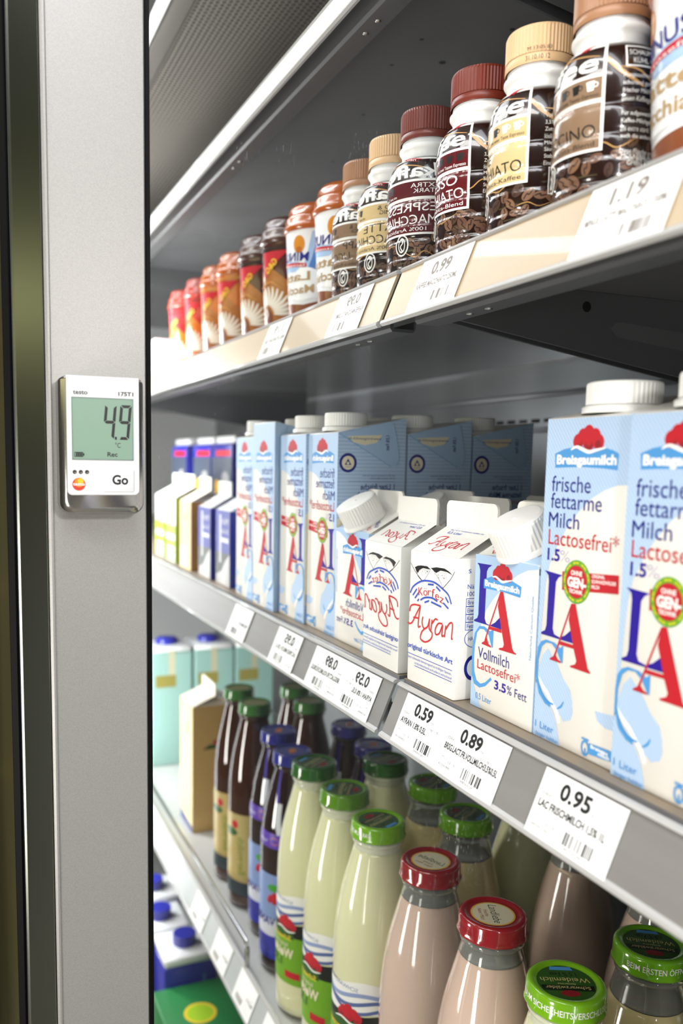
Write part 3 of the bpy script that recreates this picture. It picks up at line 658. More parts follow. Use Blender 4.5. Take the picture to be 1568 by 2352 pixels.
def ayran_carton(label, loc, rz=0.0):
    t = thing('ayran_carton', label, 'drink carton', loc, rz, 'white ayran cartons')
    w, d, h, rise, fin = 65.5, 64, 101, 17, 20; m = MB(); zr = gable(m, w, d, h, rise, fin, M_WHITE)
    a = Art(); K = M_BLACK; BL = mat('print_royal_blue', '#2E4FB4', 0.4)
    a.poly([(7.9, 88), (12, 89.6), (17, 90.4), (25.6, 90.8), (30.7, 89), (26, 88.8), (20, 88.8), (15, 87), (12.5, 84), (10.5, 85.5)], K); a.poly([(30.7, 90.1), (38.3, 91.6), (49.1, 92), (55, 90.6), (59.8, 88.5), (52, 89.9), (44, 89.9), (38, 87.4), (34.5, 88.6)], K)
    for i in range(9): a.stroke([(15+1.6*i, 88.6), (14.4+1.5*i, 86.9-0.25*abs(i-4)+.6)], 0.18, K, sub=1); a.stroke([(38+1.8*i, 89.6), (37.8+1.7*i, 87.8)], 0.18, K, sub=1)
    a.stroke([(9, 87.8), (13, 82), (20.6, 78.6)], 0.4, K); a.stroke([(30.5, 89), (26, 84), (20.6, 78.6)], 0.25, K); a.stroke([(35, 88.5), (44, 82), (48, 78)], 0.25, K)
    for p in ([(1.9, 90.5), (9.9, 84.2), (20.6, 78.6)], [(62.4, 91.5), (57.4, 85.4), (47.4, 77.4)]): a.stroke(p, 0.45, K)
    R = random.Random(3)
    for i in range(26):
        x = R.uniform(13, 27) if i % 2 else R.uniform(36, 55); y = R.uniform(84.5, 87.2); a.disc(x, y, R.uniform(0.15, 0.4), K if i % 5 else M_RED, n=6)
    for i in range(16): x = R.choice((R.uniform(1.5, 8), R.uniform(56, 63.5))); y = R.uniform(73, 84); a.rect(x, y, x+0.12, y+R.uniform(1, 3), M_GREY)
    for i, p in enumerate([[(2.6, 67.8), (6.8, 73.3), (17.7, 78.6), (27.8, 80.3), (37.6, 80.2), (47.4, 77.4), (55.6, 74), (59.7, 68.1)], [(6.5, 66.5), (12.2, 72.2)], [(9.7, 64.8), (15.3, 70.1)], [(13.5, 63.1), (15.6, 65)], [(27.9, 77.8), (35.6, 78.5)], [(39.2, 77.6), (44.8, 75.2)], [(51.8, 72), (56, 68.5)], [(17.9, 64.6), (24.3, 67.4), (34.2, 68.6), (41.2, 67.2)], [(23.8, 63.7), (30.1, 65.9)], [(33, 65.5), (38.6, 65), (46.9, 64.2)], [(49.4, 67.4), (56.2, 64.4)]]): a.stroke(p, 1.35, BL)
    x = 15.0
    for i, c in enumerate('Körfez'):
        yy = (67.6, 68.6, 69.6, 69.4, 68.6, 67.2)[i]; ww = (6.2, 5.6, 4.2, 4.2, 5.4, 5.4)[i]
        hh = 6.2; f = {'ö': 1.0}.get(c, 1)
        cap = hh if c in 'Kf' else hh
        a.text(c, x, x+ww, yy, yy+cap, M_RED, bold=-0.008, rot=(0.12, 0.08, 0.02, -0.04, -0.1, -0.14)[i]); x += ww+0.7
    for p in AYS: a.stroke(p, 1.25, M_RED)
    a.text('original türkische Art', 1.0, 64, 26.0, 29.8, BL, bold=0.012, rot=0.0)
    a.rect(1, 21.3, 64, 21.7, BL); a.text('Ayran schmeckt hervorragend zu kräftigen Speisen,', 1, 63.6, 18.1, 19.9, BL); a.text('ist durstlöschend und äußerst erfrischend!', 12.4, 63.8, 14.9, 16.7, BL); a.rect(12.4, 13.2, 64, 13.6, BL)
    m.art(a, flat((-w/2-0.4, -d/2, 0), (1, 0, 0), (0, 0, 1)), step=0.004, base=0.06)
    sl = Vector((0, d/2-1.6, rise+0.7)); a = Art()
    for p in AYS: a.stroke([((x*0.72+9), (y-34)*0.72+3.5) for x, y in p], 1.1, M_RED)
    a.text('0,5 Liter', 13, 32, 26.4, 29.2, BL, bold=0.01); a.text('Bei +8\u00b0C mindestens haltbar bis', 13, 55, 30.6, 32.2, BL)
    m.art(a, flat((-w/2, -d/2+.6, h-.7), (1, 0, 0), sl), step=0.006, base=0.08)
    a = Art(); a.text('Nährwerte', 8.5, 30, 79.5, 82.6, BL); a.text('100 g enthalten', 8.5, 38, 74.4, 77.4, BL)
    for i, tx in enumerate(('Brennwert', 'Eiweiß', 'Kohlenhydrate', 'Fett')): a.frame(7.6, 67-5.6*i, 46, 72.8-5.6*i, 0.4, BL); a.textw(tx, 9, 68.4-5.6*i, 3, BL, 0.85)
    a.ring(16, 44, 8.2, 8.7, BL, 0.75); a.text('HACCP', 10.6, 20.5, 42.6, 45.4, BL); a.disc(15, 23, 7, M_NAVY, 9); a.disc(15, 23, 4.6, M_PW, 6.2); a.text('S', 8.8, 11, 90.5, 93.2, BL)
    m.art(a, flat((w/2, -d/2, 0), (0, 1, 0), (0, 0, 1)), step=0.006, base=0.08)
    a = Art(); a.text('18.10 10 5', 12, 52, zr+8, zr+13.5, M_GREY)
    m.art(a, flat((w/2, 1.0, 0), (-1, 0, 0), (0, 0, 1)), base=0.05)
    m.build('body', t, sharp=0.6)
    return t
XA, YA = 6.3+33.2, 3.2+32.5
A0 = ayran_carton('white ayran carton standing next to the mirror wall, front row', (XA, YA, DZ), 0.02)
dup(A0, (XA, YA+67, DZ), 0, 'white ayran carton in the second row behind the front ayran')
dup(A0, (XA+2, YA+134, DZ), 0, 'white ayran carton in the third row, only its top fin showing')

def short_carton(label, loc, rz=0.0):
    t = thing('short_milk_carton', label, 'milk carton', loc, rz, 'short half litre milk cartons')
    w, d, h, rise, fin = 68.6, 66, 105, 17, 19; m = MB(); zr = gable(m, w, d, h, rise, fin, M_WHITE, 1.2)
    a = Art()
    a.poly([(0.2, h), (68.4, h), (68.4, 102.4), (58.6, 100.9), (47.8, 96.5), (34.8, 87.7), (23.4, 78.2), (14.9, 68.9), (8.8, 55.8), (2, 49.7), (0.2, 44)], M_LBP)
    a.poly([(0.2, 21), (4, 14), (8.7, 6.6), (13.2, 0.3), (0.2, 0.3)], M_LBP)
    a.poly([(2.1, 99.1), (19.8, 99.5), (15.7, 97.2), (14, 94.7), (13.6, 62.7), (15.6, 59.7), (20.2, 59.2), (25.7, 62.2), (30.7, 66.4), (32.9, 58.9), (0.8, 58.7), (1.1, 59.8), (4.6, 61.4), (5.8, 64), (6, 94.3), (4.6, 97.5)], M_VIO)
    a.poly([(24.5, 57.4), (20.5, 55.3), (13.4, 57.3), (7.6, 56.5), (2.6, 50.9), (0.2, 41.2), (0.15, 31.2), (0.6, 21.3), (3.9, 15.5), (10.6, 14.3), (17.5, 17.1), (24.6, 23.2), (23.3, 24.6), (17.3, 19.7), (11.6, 17.3), (6.6, 18.6), (3.6, 24.2), (2.6, 32.8), (3, 42), (5.2, 51.5), (8.6, 54.7), (13, 55.2), (19, 52.4), (23, 44.7), (24.4, 45)], M_CB)
    a.poly([(30.2, 83.5), (33.4, 84), (45.7, 49.3), (47.4, 47.2), (50.1, 46.5), (50.1, 45.7), (31.2, 45.1), (31.3, 46.2), (35.6, 47.5), (36.5, 49.7), (33.5, 57.8), (28, 73.4)], M_RED)
    a.poly([(30.2, 83.5), (31.6, 83.7), (16.8, 50.6), (19.4, 46.4), (22.4, 45.4), (22.2, 44.5), (11.1, 44.9), (11.3, 45.8), (14.1, 47.2), (16.1, 52.5)], M_RED); a.poly([(18.6, 58.5), (17.9, 56.4), (33.6, 56.6), (32.8, 58.9)], M_RED)
    a.poly([(10.9, 89), (19, 91.7), (30, 93.2), (41.9, 92.2), (52.6, 89.7), (51.9, 82.6), (32.9, 83.6), (11, 83)], M_CB)
    hut_logo(a, [(31.8, 98.4), (27.4, 96.3), (36.3, 96.7), (24.8, 94), (38.8, 94.3), (31.6, 94)], 3.9, M_RED, M_DRED)
    a.stroke([(21, 91.9), (24.5, 92.4), (28.4, 91), (32, 90), (36.4, 90.9), (42, 92.2)], 1.7, M_PW, taper=True)
    a.text('Breisgaumilch', 12.4, 50.7, 85, 88.8, M_PW, bold=0.04)
    a.text('Vollmilch', 7.4, 43.3, 35, 42.4, M_NAVY); a.text('Lactosefrei*', 7.1, 55.3, 27.4, 33.8, M_RED); a.text('3.5', 27.8, 41, 18.2, 23.8, M_VIO, bold=0.025); a.text('% Fett', 42, 63, 18.2, 23.8, M_NAVY); a.text('0.5 Liter', 6.3, 25, 6.2, 10.4, M_CB)
    a.text('Natürliche Calcium-Quelle', 65.6, 65.6+40, 45.5, 47.7, M_CB, rot=PI/2)
    m.art(a, flat((-w/2, -d/2, 0), (1, 0, 0), (0, 0, 1)), step=0.005, base=0.07)
    sl = Vector((0, d/2-1.6, rise+0.7)); a = Art(); a.poly([(0.8, 0.6), (67.2, 0.6), (67.2, 12), (50, 8), (34, 9), (20, 3), (10, 2)], M_LBP); a.text('Vollmilch', 7, 35, 8, 12.6, M_NAVY, rot=0.75, bold=0.02); a.text('Lactosefrei', 13, 45, 4, 8.6, M_RED, rot=0.75, bold=0.015); a.text('3,5%', 56, 68, 9, 13.4, M_NAVY, rot=0.5)
    m.art(a, flat((-w/2, -d/2+.6, h-.7), (1, 0, 0), sl), step=0.01, base=0.08)
    a = Art(); a.rect(0.4, 0.4, d-.4, h-.6, M_LBP); a.rect(6, 6, d-1, h-8, M_CREAM); a.text('Natürlich guter Geschmack auf 100 ml Milch', 4.4, 4.4+80, 14, 17, M_TEALD, rot=PI/2); a.rect(0.5, h-6, d, h-2, M_TEALD)
    m.art(a, flat((w/2, -d/2, 0), (0, 1, 0), (0, 0, 1)), step=0.01, base=0.08)
    a = Art(); a.rect(0.4, 0.4, d-.4, h-.6, M_LBP); m.art(a, flat((-w/2, d/2, 0), (0, -1, 0), (0, 0, 1)), base=0.08)
    m.build('body', t, sharp=0.6)
    m = MB(); ribbed(m, 19.3, 4, 22, mat('cap_frosted_white', '#EFEDE8', 0.38, sss=0.1), 84, 0.55, fillet=2.4); m.lathe([(20.3, 0), (20.3, 2.6), (18.6, 4.2)], MATS['cap_frosted_white'], 48); m.lathe([(1.6, 22.05), (1.2, 22.7), (0, 22.8)], MATS['cap_frosted_white'], 16)
    o = m.build('cap', t, (2.5, -d/4-2.0, h+rise*0.5-1.2)); o.rotation_euler = (math.atan2(rise+.7, d/2-1.6), 0, 0)
    return t
V0 = short_carton('short milk carton with white screw cap between the ayran and tall cartons', (81.65+34.3, 12.75+33, DZ))
dup(V0, (81.65+35, 12.75+33+72, DZ), 0, 'short milk carton with screw cap in the second row')

# cartons farther along, seen in the mirror
def plain_gable(name, label, cat, loc, w, d, h, body, paint, group=None, side=None, rz=0.0, sart=None):
    t = thing(name, label, cat, loc, rz, group); m = MB(); gable(m, w, d, h, 16, 20, body, 1.4)
    if side:
        for sx in (-1, 1):
            b = Art(); b.poly([(0.4, 0.4), (d-.4, 0.4), (d-.4, h-.6), (0.4, h-.6)], side)
            if sart: sart(b)
            m.art(b, flat((sx*w/2, -sx*d/2, 0), (0, sx, 0), (0, 0, 1)), base=0.08)
    a = Art(); paint(a, w, h); m.art(a, flat((-w/2, -d/2, 0), (1, 0, 0), (0, 0, 1)), step=0.01, base=0.08)
    m.build('body', t, sharp=0.6); return t
BLU = mat('print_deep_blue', '#2B2F9E', 0.3, coat=0.4); SIL = mat('carton_silver_white', '#E8E8EA', 0.3, coat=0.4); OLV = mat('print_olive_dark', '#2F352B', 0.4)
def paint_blue(a, w, h):
    a.rect(0.3, 44, w-.3, h-.5, BLU); a.poly([(0.3, 44), (w-.3, 44), (w-.3, 12), (w*.55, 20), (w*.3, 34)], OLV); a.rect(w*.60, 30, w*.72, h-6, SIL)
    a.text('Milch', 6, 34, 82, 90, SIL); a.text('Die Gute', 6, 38, 70, 76, SIL)
    a.rect(5, 58, 38, 64, SIL)
B0 = plain_gable('blue_milk_carton', 'blue and silver milk carton right beside the tall light blue cartons in the mirror', 'milk carton', (506, 42, DZ), 62, 62, 100, SIL, paint_blue, 'blue and silver cartons', BLU)
dup(B0, (588, 40, DZ), 0, 'blue and silver milk carton next to the yellow carton in the mirror')
BEI = mat('carton_beige', '#EBD49A', 0.4, coat=0.2); BRN = mat('carton_tan_side', '#C08A3A', 0.4)
def paint_yellow(a, w, h):
    a.rect(0.3, 0.3, w-.3, h-.5, BEI); a.disc(w*.5, 78, 6, M_LGRN, 3); a.disc(w*.5, 84, 3, M_RED); a.text('Butter', 12, 50, 55, 62, M_GREY); a.rect(w*.4, 4, w-6, 34, M_PW)
plain_gable('yellow_milk_carton', 'pale yellow carton with a tan side, between blue and green cartons in the mirror', 'milk carton', (690, 40, DZ), 66, 64, 104, mat('carton_ivory', '#F1E9DA', 0.4), paint_yellow, None, BRN)
GRC = mat('carton_green_white', '#EEF3EA', 0.4, coat=0.2)
def paint_green(a, w, h):
    a.rect(0.3, 4, w-.3, 60, M_LGRN); a.rect(4, 36, w-4, 46, M_PW); a.disc(w*.6, 62, 7, M_RED, 5); a.rect(4, 6, w-10, 26, M_PW); a.rect(8, 16, w-16, 20, M_RED)
G0 = plain_gable('green_milk_carton', 'white and green carton right beside the pale yellow carton in the mirror', 'milk carton', (785, 40, DZ), 66, 64, 106, GRC, paint_green, 'white and green cartons', M_LGRN)
dup(G0, (872, 42, DZ), 0, 'white and green carton at the far left end of the shelf in the mirror')
def blue_pack(label, loc):
    t = thing('blue_pack', label, 'pack', loc, 0, 'dark blue packs behind the cartons'); m = MB(); m.box(-58, 58, -30, 30, 0, 192, BLU, 2); a = Art()
    a.rect(0.5, 30, 115, 170, mat('print_slate', '#3A4152', 0.45)); a.rect(8, 172, 90, 182, M_RED); a.disc(84, 120, 13, mat('print_gold', '#C69A2A', 0.4)); a.disc(40, 90, 26, mat('print_brown', '#6A4A34', 0.45), 18); a.disc(38, 135, 20, M_GREY, 12); a.disc(60, 70, 12, M_RED, 5)
    m.art(a, flat((-58, -30, 0), (1, 0, 0), (0, 0, 1)), base=0.08); m.build('box', t)
    m = MB(); m.box(-54, 54, -24, 24, 192, 206, mat('pack_white_lid', '#EFEFEF', 0.4), 4); m.build('lid', t); return t
P0 = blue_pack('dark blue pack behind the blue and silver cartons in the mirror', (800, 128, DZ))
dup(P0, (930, 130, DZ), 0, 'dark blue pack behind the pale yellow carton in the mirror'); dup(P0, (1090, 128, DZ), 0, 'dark blue pack at the far left behind the green cartons in the mirror')
# ------------------------------------------------------------------ coffee bottles
M_COF = mat('sleeve_dark_brown', '#24120D', 0.2, coat=0.8)
M_BEAN = [mat('bean_%d' % i, c, 0.28, coat=0.6) for i, c in enumerate(('#5E4234', '#70503E', '#4A3228', '#7F5E48'))]
M_SLIT = mat('bean_slit', '#2A1710', 0.35, coat=0.4)
M_GOLD = mat('coffee_stream_gold', '#C89A5E', 0.25, coat=0.6)
M_PET = mat('clear_bottle_base', '#B8A79A', 0.06, coat=1.0, trans=0.75)
ZU = 310.7
CPROF = [(0, 0.5), (16, 0.5), (22, 1.2), (26, 3.5), (28, 7), (28.4, 11), (27.9, 14), (28.5, 17), (28.7, 24), (28.2, 27), (28.7, 30), (28.7, 36), (27.9, 39), (28.7, 42), (28.7, 51), (27.6, 54.5), (28.6, 58), (28.8, 66), (28.5, 71), (27.6, 77), (25.8, 82.5), (23, 86.5), (19.4, 89)]
def densify(p, n):
    out = []
    for (a, b), (c, d) in zip(p, p[1:]):
        for k in range(n): out.append((a+(c-a)*k/n, b+(d-b)*k/n))
    return out+[p[-1]]
def smooth(p, n):
    out = []
    for i in range(len(p)-1):
        a, b, c, d = [Vector(q) for q in (p[max(i-1, 0)], p[i], p[i+1], p[min(i+2, len(p)-1)])]
        for k in range(n):
            t = k/n; q = 0.5*((2*b)+(c-a)*t+(2*a-5*b+4*c-d)*t*t+(3*b-a-3*c+d)*t**3); out.append((q.x, q.y))
    return out+[p[-1]]
CPROF = [(0, 0.5)]+smooth(CPROF[1:], 6)
def coffee_bottle(label, x, y, capc, panel, ink, words, rz=0.0, seed=1):
    t = thing('coffee_bottle', label, 'coffee bottle', (x, y, ZU), rz, 'small dark coffee drink bottles'); t.scale = (1.05, 1.05, 1)
    m = MB(); m.lathe(CPROF, M_COF, 96)
    fm = around(28.5, CPROF); R = random.Random(seed); a = Art()
    # coffee beans printed round the lower half
    pts = []
    for i in range(420):
        u, v = R.uniform(-88, 88), R.uniform(3.5, 43)
        if abs(u) < 36 and v > 27: continue
        if v > 30 and R.random() < (v-30)/14: continue
        if all((u-p)**2+(v-q)**2 > 24 for p, q in pts): pts.append((u, v))
    for u, v in pts:
        a.layer(0.25*(len(a.items) % 4)); rr = R.uniform(3.3, 4.9); ro = R.uniform(0, PI); mm = R.choice(M_BEAN)
        a.disc(u, v, rr, mm, rr*R.uniform(0.58, 0.75), 16, ro); c, s_ = math.cos(ro), math.sin(ro)
        a.layer(1).stroke([(u-rr*.85*c, v-rr*.85*s_), (u-s_*0.8, v+c*0.8), (u+s_*0.5, v-c*0.5), (u+rr*.85*c, v+rr*.85*s_)], 0.7, M_SLIT, sub=3)
    a.layer(2)
    for k in range(7):
        u0 = -88+k*26; v0 = R.uniform(14, 46); a.stroke([(u0, v0), (u0+7, v0+R.uniform(-3, 4)), (u0+14, v0+R.uniform(-2, 3)), (u0+24, v0+R.uniform(2, 6))], R.uniform(0.5, 1.1), M_GOLD, taper=True)
    a.stroke([(16, 84), (24, 76), (31, 69), (42, 62)], 2.6, M_GOLD, taper=True); a.stroke([(30, 72), (40, 70), (52, 60)], 1.0, M_GOLD, taper=True)
    # front panel
    L, Rr = -42.0, 22.6
    bg = mat('panel_'+panel[1:], panel, 0.25, coat=0.6); IK = M_PW if ink == 'w' else M_BLACK
    a.layer(3).poly([(L, 29.5), (Rr, 29.5), (Rr, 86.6), (L, 86.6)], M_PW)
    a.layer(4).rect(L+1.6, 31, Rr-1.6, 55, bg); a.rect(L+1.6, 57, Rr-1.6, 68, bg); a.poly([(L+1.6, 69.8), (Rr-1.6, 69.8), (Rr-1.6, 85), (L+1.6, 85)], M_COF)
    a.layer(6).text('kaffee', L+4, Rr-4, 71.6, 81.2, M_PW, bold=0.018, shear=0.06); a.layer(5).stroke([(-38, 74), (-20, 80), (0, 82.5), (19, 79)], 1.0, M_GOLD, taper=True)
    a.layer(5).text(words[0], L+4, L+24, 63.4, 66.6, IK); a.text(words[1], L+4, L+22, 59.6, 62.6, IK)
    for k in range(3):
        cx = -3+k*8; fill = k < words[4]; mm = M_BLACK if fill else M_PW
        a.poly([(cx, 66), (cx+4.4, 66.3), (cx+3.8, 61.4), (cx+0.8, 61.2)], mm); a.ring(cx+4.8, 64.2, 0.9, 1.4, mm, n=14)
    a.text(words[5], -6, Rr-3, 58, 60, IK)
    a.text(words[2], L+5, L+5+len(words[2])*6.4, 46.4, 52.8, IK); a.text(words[3], Rr-4-len(words[3])*(6.2), Rr-4, 37.4, 43.8, IK); a.text(words[6], L+12, Rr-4, 32.2, 34.8, IK)
    a.layer(4).disc(-12, 22.5, 5.6, M_PW, 7.8); a.layer(5).disc(-12, 22.5, 4.6, M_COF, 6.8); a.layer(6).ring(-12, 22.5, 2.3, 2.9, M_PW, 1.9); a.stroke([(-13, 18), (-11, 21.5), (-13, 24.5), (-11, 27.5)], 0.8, M_PW)
    # red flash with wording on the shoulder and the small print at the side
    a.layer(4).poly([(10, 84), (15, 88.5), (10, 88.8), (4, 84)], M_RED); a.poly([(-22, 82.5), (-6, 86.5), (-8, 88.6), (-26, 85)], M_RED)
    a.layer(5).text('neu', -20, -10, 83.6, 86.2, M_PW, shear=0.3, rot=0.2)
    if words[7]:
        a.frame(32, 72, 66, 84, 0.8, M_PW); a.text('SCHAUMIG SCHÖN', 34, 63, 78.6, 81.4, M_PW); a.text('KÜHL GENIESSEN', 36, 62, 74, 76.8, M_PW); a.layer(6).disc(51, 71, 3, M_PW, 3.6); a.layer(7).disc(51, 71, 2.2, M_COF, 2.8)
    LN = words[8]; a.layer(5)
    for i, tx in enumerate(LN): a.textw(tx, 31, 66.5-i*3.9, 2.2, M_PW, 0.86)
    if not words[7]:
        a.frame(34, 22, 58, 38, 0.5, M_PW)
        for i, tx in enumerate(('Brennwert', 'Eiweiß', 'Kohlenhydrate', 'Fett')): a.textw(tx, 35.6, 33.4-i*3.2, 2.1, M_PW, 0.85)
        a.rect(38, 6, 48, 20, M_PW); a.layer(6).barcode(39, 47, 8, 19, M_BLACK, 12, 4)
        a.text('Bei +8 \u00b0C', 27, 39, 8, 10, M_PW)
    else:
        for i, tx in enumerate(('MOLKEREI ALOIS', 'GMBH & CO.', 'D-86850')): a.textw(tx, 32+i*3, 25-i*3.8, 2.3, M_PW, 0.9)
    m.art(a, fm, maxlen=1.7, base=0.14, step=0.08, vk=1.0)
    m.build('bottle_body', t, sharp=1.2)
    m = MB(); m.lathe([(19, 88.4), (19.2, 94.6), (20.2, 95.4), (21.2, 97), (21.2, 98.2), (20, 99.6), (19.4, 100), (19.3, 103)], M_CAPW, 64); m.build('neck_ring', t, sharp=1.0)
    m = MB(); cm = mat('cap_'+capc[1:], capc, 0.36, sss=0.05); m.lathe([(20.6, 102.6), (20.9, 103.2), (20.9, 107.6), (20.6, 108)], cm, 64); ribbed(m, 20.8, 108.6, 125.8, cm, 120, 0.42, fillet=2.6)
    m.lathe([(20.2, 107.8), (20.2, 108.8)], cm, 64)
    a = Art(); a.text('31.10.10 12', -8, 6, 103.8, 106.6, M_SLIT, bold=-0.01); a.text('M 13:05 83', -7, 7, 109.4, 111.6, M_SLIT, bold=-0.01)
    if panel == '#D9BE8A': m.art(a, around(20.9, [(21, 100), (21, 115)], -PI/2+0.9), maxlen=3, base=0.1)
    m.build('cap', t)
    return t
ING = ('Vollmilch, Zucker', '3,5% Fett im Milch', 'Zutaten: 12,5% Arabica', 'löslicher Kaffee', 'Milcheiweiß', 'Säureregulator', 'Stabilisator', 'Eine Flasche = 2')
coffee_bottle('dark coffee bottle with dark red cap and red panel, next to the mirror', 36.5, 33, '#702818', '#5A1118', 'w', ('EXTRA', 'STARK', 'ESPRESSO', 'MACCHIATO', 3, 'mit zwei Tassen Espresso', '100% Arabica-Blend', False, ING), seed=2)
coffee_bottle('coffee bottle with cream cap and cream yellow panel', 97, 36, '#DFB98C', '#D9BE8A', 'k', ('MILD &', 'CREMIG', 'LATTE', 'MACCHIATO', 1, 'mit einer Tasse Espresso', '100% Arabica-Kaffee', False, ING), seed=5)
coffee_bottle('coffee bottle with light brown cap and taupe panel beside the white cup', 158, 40, '#A87B5A', '#8C7159', 'k', ('STARK &', 'AROMATISCH', 'CAPP', 'UCCINO', 2, 'mit zwei Tassen Espresso', 'Arabica-Robusta-Blend', True,
              ('Ausgesuchter Robusta', 'schonend geröstet und', 'frischer Milch zu einem', 'neuen Kaffeegenuss', '', 'Für aufgeweckte Leute', 'Kaffee-Milchgetränk', 'bis extra stark. Probier', 'auch die anderen', '', 'Diese Flasche enthält', 'Koffein wie zwei')), seed=9)

# ------------------------------------------------------------------ latte cups
UPROF = [(0, 0), (24, 0), (27.5, 1.5), (28.6, 5), (31.6, 60), (33.2, 96), (33.4, 99)]
def cup(label, x, y, body, paint, dome, rz=0.0, group=None):
    t = thing('latte_cup', label, 'drink cup', (x, y, ZU), rz, group); t.scale = (1.11, 1.11, 0.985 if paint is paint_minus else 1.03)
    m = MB(); m.lathe(densify(UPROF, 2), body, 64); a = Art(); paint(a); m.art(a, around(32, UPROF), maxlen=3, base=0.12, step=0.03); m.build('cup_body', t, sharp=1.0)
    m = MB(); m.lathe([(33.4, 99), (35, 100), (35.4, 103.5), (34.2, 106.5), (33.6, 107.5), (34, 112), (32, 116), (31, 117), (31, 122), (28.6, 126.5), (22, 128.6), (12, 129.2), (0, 129.4)], dome, 64); m.build('dome_lid', t, sharp=1.0)
    return t
M_DOME = mat('dome_amber', '#B65A14', 0.2, coat=0.5); M_DOMED = mat('dome_brown', '#4A2412', 0.28, coat=0.35); M_DOMER = mat('dome_red', '#A8301E', 0.25, coat=0.4)
CUPW = mat('cup_white', '#F4F5F6', 0.22, coat=0.7); CB1 = mat('cup_pale_blue', '#A9C6E8', 0.25, coat=0.5); CB2 = mat('cup_mid_blue', '#4F7FC4', 0.25, coat=0.5); CB3 = mat('cup_deep_blue', '#1D3A8C', 0.25, coat=0.5); CBR = mat('cup_latte_brown', '#8A4F32', 0.25, coat=0.5); CBE = mat('cup_beige_text', '#B39466', 0.3)
AMB = mat('cup_amber', '#D88A1E', 0.25, coat=0.5)
def paint_minus(a):
    for c, dx in ((CB1, 0), (CB2, -6), (CB3, -14)): a.poly([(-100, 96), (-30+dx, 96), (-24+dx, 70), (-16+dx, 50), (-26+dx, 40), (-44+dx*.5, 36), (-100, 30)], c)
    a.poly([(-16, 66), (20, 72), (60, 60), (60, 52), (20, 60), (-16, 56)], CB1); a.poly([(40, 70), (70, 80), (90, 60), (60, 52)], CB2)
    a.poly([(-60, 0.5), (60, 0.5), (60, 38), (40, 30), (10, 26), (-20, 22), (-44, 26), (-60, 22)], CBR)
    P = [(-44+3*i, 50+10*math.sin(i*0.22)) for i in range(32)]; a.poly([(-44, 30)]+P+[(49, 36), (10, 30), (-20, 26)], CUPW)
    a.disc(-16, 84, 6.4, AMB, 9); a.disc(-16, 79, 3.4, mat('cup_orange', '#B8641A', 0.3), 3); a.disc(34, 92, 8, AMB, 7)
    a.text('MINUS', -26, 15, 66, 75, M_NAVY, bold=0.01, rot=0.1); a.text('L', 15, 23, 71, 84, M_RED, bold=0.05); a.poly([(-24, 60), (24, 66), (24, 70), (-24, 64)], M_RED); a.text('lactosefrei', -22, 20, 61, 63.4, M_PW, rot=0.1)
    a.text('Latte', -28, 18, 47, 55.5, CBE, bold=0.02); a.text('Macchiato', -32, 28, 34, 42, CBE, bold=0.02)
U0 = cup('white and blue latte cup at the top right picture edge beside the taupe coffee bottle', 224, 57, CUPW, paint_minus, M_DOME, -0.14, 'white and blue latte cups')
dup(U0, (300, 56, ZU), 0.0, 'white and blue latte cup beside the dark red cups in the mirror')
def gg(c1, c2, c3):
    def paint(a):
        a.poly([(-70, 0.5), (70, 0.5), (70, 26), (30, 44), (8, 70), (-12, 74), (-30, 60), (-70, 30)], c2)
        R = random.Random(4)
        for i in range(16):
            t = PI*(0.05+0.9*i/15); a.stroke([(-4+12*math.cos(t), 22+12*math.sin(t)), (-4+26*math.cos(t+.1), 22+22*math.sin(t+.1)), (-4+38*math.cos(t), 20+34*math.sin(t))], 3.6, mat('cup_foam', '#EAE2D2', 0.3), taper=True)
        a.disc(-4, 20, 9, mat('cup_bean', '#7A4436', 0.3), 11); a.stroke([(-4, 11), (-1, 18), (-6, 24), (-3, 30)], 1.6, mat('cup_foam', '#EAE2D2', 0.3))
        a.ring(18, 52, 6, 8.6, c3, 0.9); a.stroke([(-26, 50), (-12, 58), (6, 54), (22, 60)], 2.6, c3, taper=True)
        a.poly([(-34, 90), (0, 90), (-2, 62)], M_RED); a.text('G&G', -22, -4, 78, 85, M_YEL, rot=-0.7, bold=0.02)
        a.rect(-100, 92, 100, 95, c1)
    return paint
DR = mat('cup_dark_red', '#4C1414', 0.2, coat=0.8); TAN = mat('cup_tan', '#A8672E', 0.25, coat=0.5); TAN2 = mat('cup_caramel', '#C0803C', 0.25, coat=0.5)
U1 = cup('dark red coffee cup beside the white and blue cups in the mirror', 380, 57, DR, gg(M_SLIT, TAN, TAN2), M_DOMED, 0, 'dark red coffee cups'); dup(U1, (464, 57, ZU), 0, 'dark red coffee cup beside the orange cups in the mirror')
ORG = mat('cup_orange_body', '#C0621C', 0.2, coat=0.8)
U2 = cup('orange coffee cup beside the dark red cups in the mirror', 560, 57, ORG, gg(TAN2, TAN, TAN2), M_DOME, 0, 'orange coffee cups'); dup(U2, (643, 57, ZU), 0, 'orange coffee cup beside the bright red cups in the mirror')
REDB = mat('cup_bright_red', '#B01A24', 0.2, coat=0.8)
U3 = cup('bright red coffee cup beside the orange cups in the mirror', 735, 57, REDB, gg(M_DRED, ORG, TAN2), M_DOMER, 0, 'bright red coffee cups'); dup(U3, (838, 57, ZU), 0, 'bright red coffee cup at the far left of the row in the mirror')

